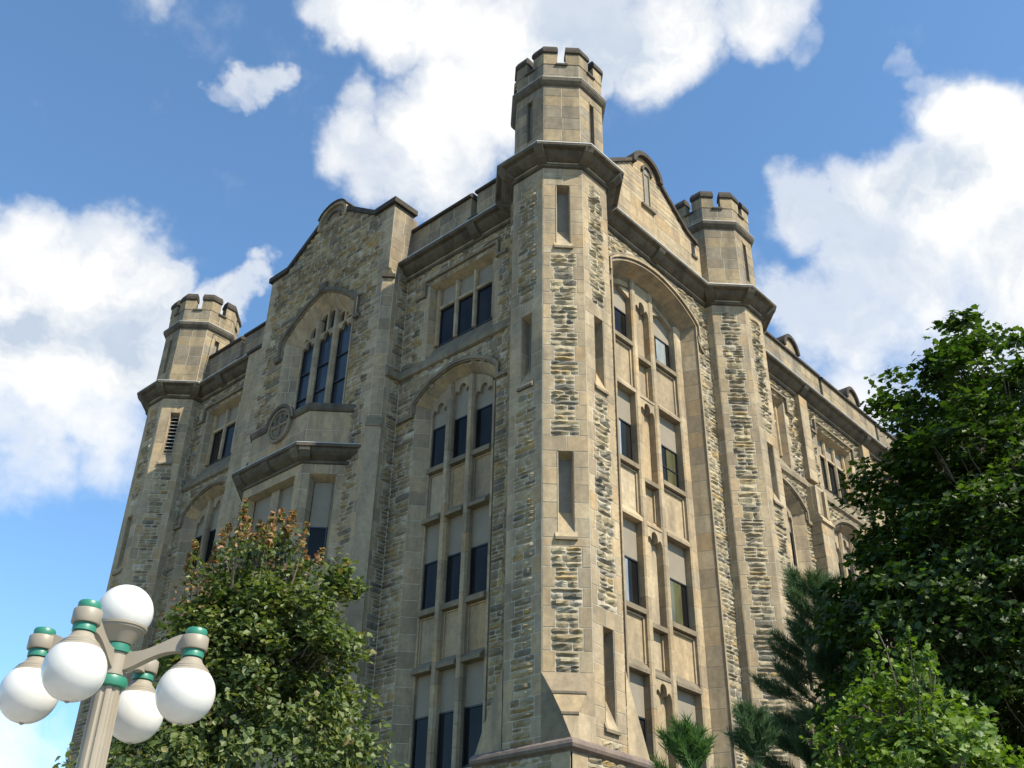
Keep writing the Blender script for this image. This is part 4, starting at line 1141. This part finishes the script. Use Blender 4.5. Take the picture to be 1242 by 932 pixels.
# clouds: soft discs placed by direction, edges torn by noise
nz=N(nt,'ShaderNodeTexNoise'); nz.inputs['Scale'].default_value=5.5; nz.inputs['Detail'].default_value=6; nz.inputs['Roughness'].default_value=.58
nt.links.new(tc.outputs['Generated'],nz.inputs['Vector'])
sb=N(nt,'ShaderNodeVectorMath',operation='SUBTRACT'); nt.links.new(nz.outputs['Color'],sb.inputs[0]); sb.inputs[1].default_value=(.5,.5,.5)
sc=N(nt,'ShaderNodeVectorMath',operation='SCALE'); nt.links.new(sb.outputs[0],sc.inputs[0]); sc.inputs['Scale'].default_value=.16
ad=N(nt,'ShaderNodeVectorMath',operation='ADD'); nt.links.new(tc.outputs['Generated'],ad.inputs[0]); nt.links.new(sc.outputs[0],ad.inputs[1])
nm=N(nt,'ShaderNodeVectorMath',operation='NORMALIZE'); nt.links.new(ad.outputs[0],nm.inputs[0])
BL=[ # photo x, y, radius px, strength
(420,0,55,1),(500,5,70,1),(600,20,95,1),(700,25,80,1),(780,35,75,1),(600,110,75,1),(530,170,75,1),(440,195,55,.9),(440,125,32,.6),(920,5,60,.85),(985,45,28,.5),(690,90,45,.8),
(262,128,16,.5),(282,116,22,.66),(305,102,24,.68),(328,94,20,.6),(346,90,14,.45),(1190,170,70,1),(1230,240,100,1),(1130,270,80,1),(1060,260,50,.8),(985,270,42,.7),(1060,350,85,1),(990,385,60,.8),(1150,360,95,.9),(1070,435,75,.62),(1250,330,110,.95),(1200,430,80,.55),
(40,310,60,1),(120,320,60,1),(180,350,45,1),(60,410,100,1),(150,420,80,.95),(40,490,80,.72),(140,510,60,.66),(285,372,30,1),(255,385,38,1),(12,892,40,.85),(45,925,42,.85),(85,905,28,.62),(20,560,60,.45),(130,560,45,.4),
(1130,60,22,.42),(1145,95,24,.40),(185,20,18,.26),(600,-120,110,.9)]
acc=None
for x,y,r,s in BL:
    d=pray(x,y).normalized(); ar=r/1272.5*(1/(1+((x-621)**2+(y-466)**2)/1272.5**2))**.5
    dt=N(nt,'ShaderNodeVectorMath',operation='DOT_PRODUCT'); nt.links.new(nm.outputs[0],dt.inputs[0]); dt.inputs[1].default_value=d
    mr=N(nt,'ShaderNodeMapRange',interpolation_type='SMOOTHSTEP'); nt.links.new(dt.outputs['Value'],mr.inputs[0])
    mr.inputs[1].default_value=math.cos(ar*1.45); mr.inputs[2].default_value=math.cos(ar*.45); mr.inputs[3].default_value=0; mr.inputs[4].default_value=s
    if acc is None: acc=mr.outputs[0]
    else:
        # screen-like union 1-(1-a)(1-b)
        mx=N(nt,'ShaderNodeMath',operation='MAXIMUM'); nt.links.new(acc,mx.inputs[0]); nt.links.new(mr.outputs[0],mx.inputs[1]); acc=mx.outputs[0]
n2=N(nt,'ShaderNodeTexNoise'); n2.inputs['Scale'].default_value=9; n2.inputs['Detail'].default_value=7; n2.inputs['Roughness'].default_value=.58
nt.links.new(tc.outputs['Generated'],n2.inputs['Vector'])
t=N(nt,'ShaderNodeMath',operation='MULTIPLY_ADD'); nt.links.new(mapr(nt,n2.outputs[0],.3,.7,-.42,.42),t.inputs[0]); t.inputs[1].default_value=1; nt.links.new(acc,t.inputs[2])
dens=N(nt,'ShaderNodeMapRange',interpolation_type='SMOOTHSTEP'); nt.links.new(t.outputs[0],dens.inputs[0]); dens.inputs[1].default_value=.12; dens.inputs[2].default_value=1.15
# billow shading: difference of the same noise sampled a little way towards the sun
def fb(vec):
    n=N(nt,'ShaderNodeTexNoise'); n.inputs['Scale'].default_value=6.5; n.inputs['Detail'].default_value=7; n.inputs['Roughness'].default_value=.55
    nt.links.new(vec,n.inputs['Vector']); return n.outputs[0]
of=N(nt,'ShaderNodeVectorMath',operation='ADD'); nt.links.new(nm.outputs[0],of.inputs[0]); of.inputs[1].default_value=tuple(Vector((.02,-.03,.075)))
df=N(nt,'ShaderNodeMath',operation='SUBTRACT'); nt.links.new(fb(nm.outputs[0]),df.inputs[0]); nt.links.new(fb(of.outputs[0]),df.inputs[1])
core=mapr(nt,dens.outputs[0],.55,1.0,0,1)
shd=N(nt,'ShaderNodeMath',operation='MULTIPLY'); nt.links.new(mapr(nt,df.outputs[0],.04,-.12,0,1),shd.inputs[0]); nt.links.new(core,shd.inputs[1])
ccol=mix(nt,shd.outputs[0],(.60,.60,.59),(.33,.385,.46))
csc=N(nt,'ShaderNodeVectorMath',operation='SCALE'); nt.links.new(ccol,csc.inputs[0]); csc.inputs['Scale'].default_value=1/SKYS
hz=mix(nt,1.0,sky.outputs[0],(.94,1.19,1.27),'MULTIPLY')
fin=mix(nt,dens.outputs[0],hz,csc.outputs[0])
nt.links.new(fin,bg.inputs[0]); bg.inputs[1].default_value=SKYS
vs=scene.view_settings; vs.view_transform='Standard'; vs.look='None'; vs.exposure=.82; vs.gamma=1; vs.use_curve_mapping=False
scene.cycles.max_bounces=6
